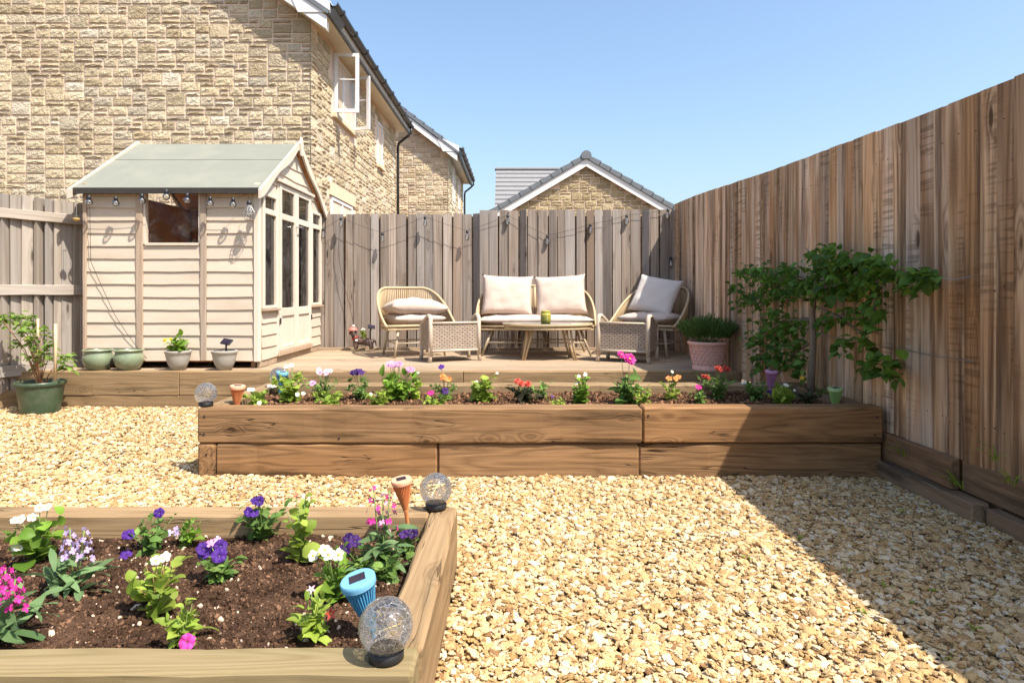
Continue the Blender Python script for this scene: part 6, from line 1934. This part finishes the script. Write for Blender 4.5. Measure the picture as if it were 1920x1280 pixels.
mp('red chrysanthemum clump in the shade before the pink pot', 1347, 4.3, 0.145, 0.10, 'small', 0.05, 80, PT, [(0.01, 0, 0.17, 0.027, 'mum', M['p_maroon'], None, 9), (-0.09, -0.04, 0.13, 0.027, 'mum', M['p_maroon'], None, 4)], 40, nstem=9)
mp('white and violet flowers in the shade by the pink stake', 1417, 4.25, 0.11, 0.085, 'ovate', 0.055, 40, PT, [(-0.075, -0.02, 0.10, 0.018, 'floret', W, None, 3), (0.05, -0.06, 0.06, 0.02, 'petunia', PU, None, 2)], 41)
mp('white begonia with round leaves right of the pink stake', 1466, 4.05, 0.10, 0.075, 'round', 0.065, 24, LM, [(0.02, -0.02, 0.12, 0.02, 'begonia', W, Y, 2), (0.06, -0.02, 0.09, 0.016, 'begonia', W, Y, 1)], 42, rise=0.5)
mp('thin plant with a pale yellow bloom at the tree foot', 1514, 4.1, 0.085, 0.06, 'ovate', 0.05, 20, M['leaf_bronze'], [(-0.03, 0, 0.145, 0.02, 'mum', M['p_yellow'], None, 1)], 43)
mp('low green plant right of the tree trunk', 1545, 4.2, 0.07, 0.04, 'ovate', 0.045, 14, PT, [], 44)

# ---- potted plants
pa = Vector(pot_a.location)
plant('leafy yellow flowered plant in the grey pot', pa + Vector((0, 0, 0.16)), 0.145, 0.15, 'ovate', 0.105, 46, BG, [(-0.07, -0.06, 0.13, 0.028, 'mum', M['p_yellow'], None, 2)], 51)
dp_ = Vector(dog.location)
plant('yellow green succulent in the back of the dog planter', dp_ + Vector((0.0, 0, 0.15)), 0.11, 0.05, 'ovate', 0.05, 44, LM, [(0.0, -0.03, 0.12, 0.014, 'floret', M['p_white'], None, 3)], 52)

# lavender: fine upright needles
lv = thing('lavender', 'bushy green lavender in the pink pot', 'plant', (1.815, 6.02, DECK_Z + 0.235))
rnd = random.Random(77); fol = MB()
for i in range(4200):
    a = rnd.uniform(0, 6.283); q = math.sqrt(rnd.random()); lean_ = q * 0.95
    base = Vector((0.14 * q * math.cos(a), 0.14 * q * math.sin(a), 0.0))
    L = rnd.uniform(0.22, 0.30) * (1.0 - 0.15 * q)
    tip = base + Vector((math.cos(a) * math.sin(lean_ * 0.75), math.sin(a) * math.sin(lean_ * 0.75), math.cos(lean_ * 0.75))) * L * 1.0
    k = rnd.uniform(0.35, 0.95); p = base.lerp(tip, k)
    d = (tip - base).normalized() + Vector((rnd.uniform(-.45, .45), rnd.uniform(-.45, .45), rnd.uniform(-0.1, .4))); d.normalize()
    sd = d.orthogonal().normalized(); sd.rotate(Matrix.Rotation(rnd.uniform(0, 6.28), 3, d)); l = rnd.uniform(0.03, 0.06); w_ = rnd.uniform(0.0022, 0.0036)
    fol.add([p - sd * w_, p + sd * w_, p + d * l * 0.6 + sd * w_ * 1.0, p + d * l, p + d * l * 0.6 - sd * w_], [(0, 1, 2, 3, 4)])
fol.obj('foliage', M['leaf_lav'], lv)['kind'] = 'stuff'
st = MB()
for i in range(60):
    a = i * 2.4; q = math.sqrt((i + .5) / 60); l_ = q * 0.7
    st.tube([(0.06 * q * math.cos(a), 0.06 * q * math.sin(a), 0), (0.14 * q * math.cos(a) + 0.1 * math.sin(l_) * math.cos(a), 0.14 * q * math.sin(a) + 0.1 * math.sin(l_) * math.sin(a), 0.16 * math.cos(l_))], 0.002, 4)
st.obj('stems', M['stem'], lv)

# tub plant with canes and feathery leaves
tp = thing('tub_plant', 'climbing plant with small leaves on canes in the dark green tub', 'plant', (gp.location.x, 5.56, 0.218))
def cane(px, y0, y1, D, r):
    a = P(px, y0, D) - Vector(tp.location); b = P(px + 1, y1, D) - Vector(tp.location)
    mb = MB(); mb.tube([a, a.lerp(b, 0.5) + Vector((0.003, 0, 0)), b], r, 6); mb.obj('cane', M['cane'], tp, True)
cane(103, 713, 607, 5.50, 0.012); cane(70, 712, 597, 5.60, 0.010)
st = MB(); rnd = random.Random(15)
spots = [(70, 690, 0.05), (62, 668, 0.09), (82, 672, 0.09), (70, 655, 0.08), (95, 660, 0.08), (55, 640, 0.05), (45, 630, 0.07), (52, 610, 0.07), (40, 600, 0.06), (30, 595, 0.05), (78, 625, 0.06), (92, 645, 0.05), (60, 620, 0.06), (42, 618, 0.05), (118, 680, 0.05), (125, 668, 0.05), (128, 690, 0.04), (35, 645, 0.05), (5, 602, 0.05), (2, 596, 0.04), (58, 600, 0.05)]
for (px, py, rr) in spots:
    c = P(px, py, 5.58 + rnd.uniform(-0.08, 0.08)) - Vector(tp.location)
    st.tube([(rnd.uniform(-.02, .02), 0, 0), (c.x * 0.4, c.y * 0.5, c.z * 0.55), tuple(c)], [0.005, 0.0035, 0.002], 5)
    for i in range(17):
        pos = c + Vector((rnd.gauss(0, rr * .5), rnd.gauss(0, rr * .5), rnd.gauss(0, rr * .4)))
        m = dirmat(pos, rnd.uniform(0, 6.28), rnd.uniform(-0.5, 0.5), rnd.uniform(-0.6, 0.6), rnd.uniform(0.04, 0.075))
        o = bpy.data.objects.new('leaf', leaf_me('ovate', rnd.randint(0, 3), M['leaf_tomato'])); link(o, tp); o.matrix_local = m
st.obj('stems', M['stem_red'], tp, True)

# ---- fan trained fruit tree on the right fence
TY = 4.30
base = Vector((P(1519, 730, TY).x, TY, 0.325))
tree = thing('fruit_tree', 'fan trained fruit tree with broad leaves against the right fence', 'tree', base)
def TP(px, py, off=0.10):
    return on_fence(px, py, off) - base
trunk = [(1519, 735, 0.16), (1522, 690, 0.16), (1525, 640, 0.16), (1523, 590, 0.15), (1526, 555, 0.14), (1532, 520, 0.13), (1545, 495, 0.12), (1556, 475, 0.1)]
tk = MB(); tpts = [TP(x, y, o) for x, y, o in trunk]; tpts[0] = Vector((0, 0, -0.03))
tk.tube(tpts, [0.026, 0.024, 0.021, 0.019, 0.017, 0.013, 0.009, 0.005], 10); tk.obj('trunk', M['bark'], tree, True)
branches = [[(1525, 600), (1505, 595), (1495, 605), (1490, 622)], [(1523, 572), (1560, 588), (1600, 598), (1640, 602)], [(1524, 600), (1470, 600), (1440, 622), (1425, 640)],
            [(1526, 556), (1480, 540), (1430, 520), (1385, 545)], [(1530, 525), (1480, 515), (1430, 510), (1395, 515)], [(1545, 500), (1600, 500), (1660, 510), (1740, 520)],
            [(1526, 640), (1490, 660), (1470, 690), (1455, 705)], [(1560, 588), (1610, 620), (1640, 650), (1680, 690)], [(1640, 602), (1640, 560), (1645, 530)], [(1540, 500), (1570, 540), (1585, 565)], [(1540, 490), (1520, 475), (1510, 465)]]
for b in branches:
    mb = MB(); pts_ = [TP(x, y, 0.12 + 0.02 * math.sin(i * 2 + x)) for i, (x, y) in enumerate(b)]
    mb.tube(pts_, [0.010 - 0.006 * i / (len(pts_) - 1) for i in range(len(pts_))], 7); mb.obj('branch', M['bark'], tree, True)
blobs = [(1450, 520, 28, 13), (1420, 510, 24, 11), (1480, 515, 30, 16), (1500, 545, 26, 14), (1455, 550, 30, 15), (1415, 555, 24, 10), (1392, 568, 16, 6), (1380, 540, 12, 4), (1395, 510, 14, 5), (1520, 530, 24, 12),
         (1545, 500, 26, 16), (1575, 485, 26, 14), (1600, 505, 26, 15), (1625, 490, 22, 11), (1650, 500, 22, 10), (1670, 515, 18, 8), (1570, 530, 26, 14), (1595, 545, 22, 10), (1550, 555, 22, 10), (1620, 530, 22, 9), (1560, 465, 12, 4), (1530, 480, 18, 7), (1640, 530, 16, 6),
         (1735, 520, 18, 9), (1750, 515, 14, 6), (1715, 545, 16, 5), (1700, 515, 16, 4), (1630, 575, 20, 7), (1640, 555, 16, 6), (1600, 590, 22, 9), (1560, 600, 22, 10), (1535, 605, 14, 6), (1620, 610, 22, 9), (1650, 590, 16, 6),
         (1460, 590, 22, 11), (1440, 615, 26, 13), (1470, 620, 26, 14), (1500, 615, 20, 9), (1420, 640, 22, 11), (1455, 650, 26, 13), (1490, 650, 24, 12), (1500, 680, 18, 8), (1470, 680, 18, 8), (1440, 675, 14, 6), (1420, 668, 14, 5), (1428, 690, 12, 4), (1500, 700, 12, 4),
         (1590, 640, 16, 6), (1580, 655, 12, 4), (1630, 645, 18, 8), (1640, 670, 16, 7), (1625, 685, 12, 4), (1670, 690, 18, 8), (1685, 680, 14, 5), (1650, 700, 12, 4), (1680, 708, 14, 5), (1660, 520, 14, 5)]
rnd = random.Random(123)
cand = []
for (bx_, by_, br_, cnt) in blobs:
    for i in range(int(cnt * ((3.7 if by_ < 562 else 2.5) * (1.75 if bx_ < 1530 else 1.0)))):
        px = bx_ + rnd.gauss(0, br_ * 0.50); py = by_ + rnd.gauss(0, br_ * 0.40)
        near = rnd.random()
        off = 0.05 + 0.20 * near
        p = TP(px, py, off)
        Dk = p.y + base.y
        L = rnd.uniform(0.038, 0.078) * (1.15 if px > 1540 and near > 0.5 else 0.85)
        az = math.pi + rnd.gauss(0, 1.1); el = rnd.gauss(-0.15, 0.5)
        cand.append((L / Dk * (0.5 + near), dirmat(p, az, el, rnd.gauss(0, 0.5), L), rnd.randint(0, 3)))
cand.sort(key=lambda t: -t[0])
for sc_, m, v in cand[:300]:
    o = bpy.data.objects.new('leaf', leaf_me('tree', v, M['leaf_tree'])); link(o, tree); o.matrix_local = m
rest = MB()
for sc_, m, v in cand[300:]:
    src = LEAF['tree'][v]; rest.add([m @ Vector(q) for q in src.v], src.f)
rest.obj('crown', M['leaf_tree'], tree, True)['kind'] = 'stuff'

# ---- weeds and thin grass
wd = MB(); rnd = random.Random(91)
for (px, py) in ((1590, 1070), (1660, 1100), (1705, 1130), (1755, 1110), (1618, 1150), (1400, 1045), (1690, 960), (1830, 1180), (1500, 1010), (1770, 1235)):
    p = PZ(px, py, 0.0)
    for i in range(7):
        m = dirmat(p + Vector((rnd.gauss(0, .006), rnd.gauss(0, .006), 0.002)), rnd.uniform(0, 6.28), rnd.uniform(0.2, 1.0), 0, rnd.uniform(0.012, 0.026)); src = LEAF['small'][i % 4]
        wd.add([m @ Vector(q) for q in src.v], src.f)
for (px, py) in ((1790, 905), (1800, 912), (1865, 860), (1690, 850), (1895, 905)):
    p = on_fence(px, py, 0.07)
    for i in range(9):
        m = dirmat(p + Vector((rnd.gauss(0, .006), rnd.gauss(0, .02), -0.01)), math.pi + rnd.gauss(0, 0.9), rnd.uniform(0.7, 1.4), 0, rnd.uniform(0.05, 0.12), 0.03); src = LEAF['lance'][i % 4]
        wd.add([m @ Vector(q) for q in src.v], src.f)
tag(wd.obj('weeds', M['leaf_lime'], None, True), kind='stuff')
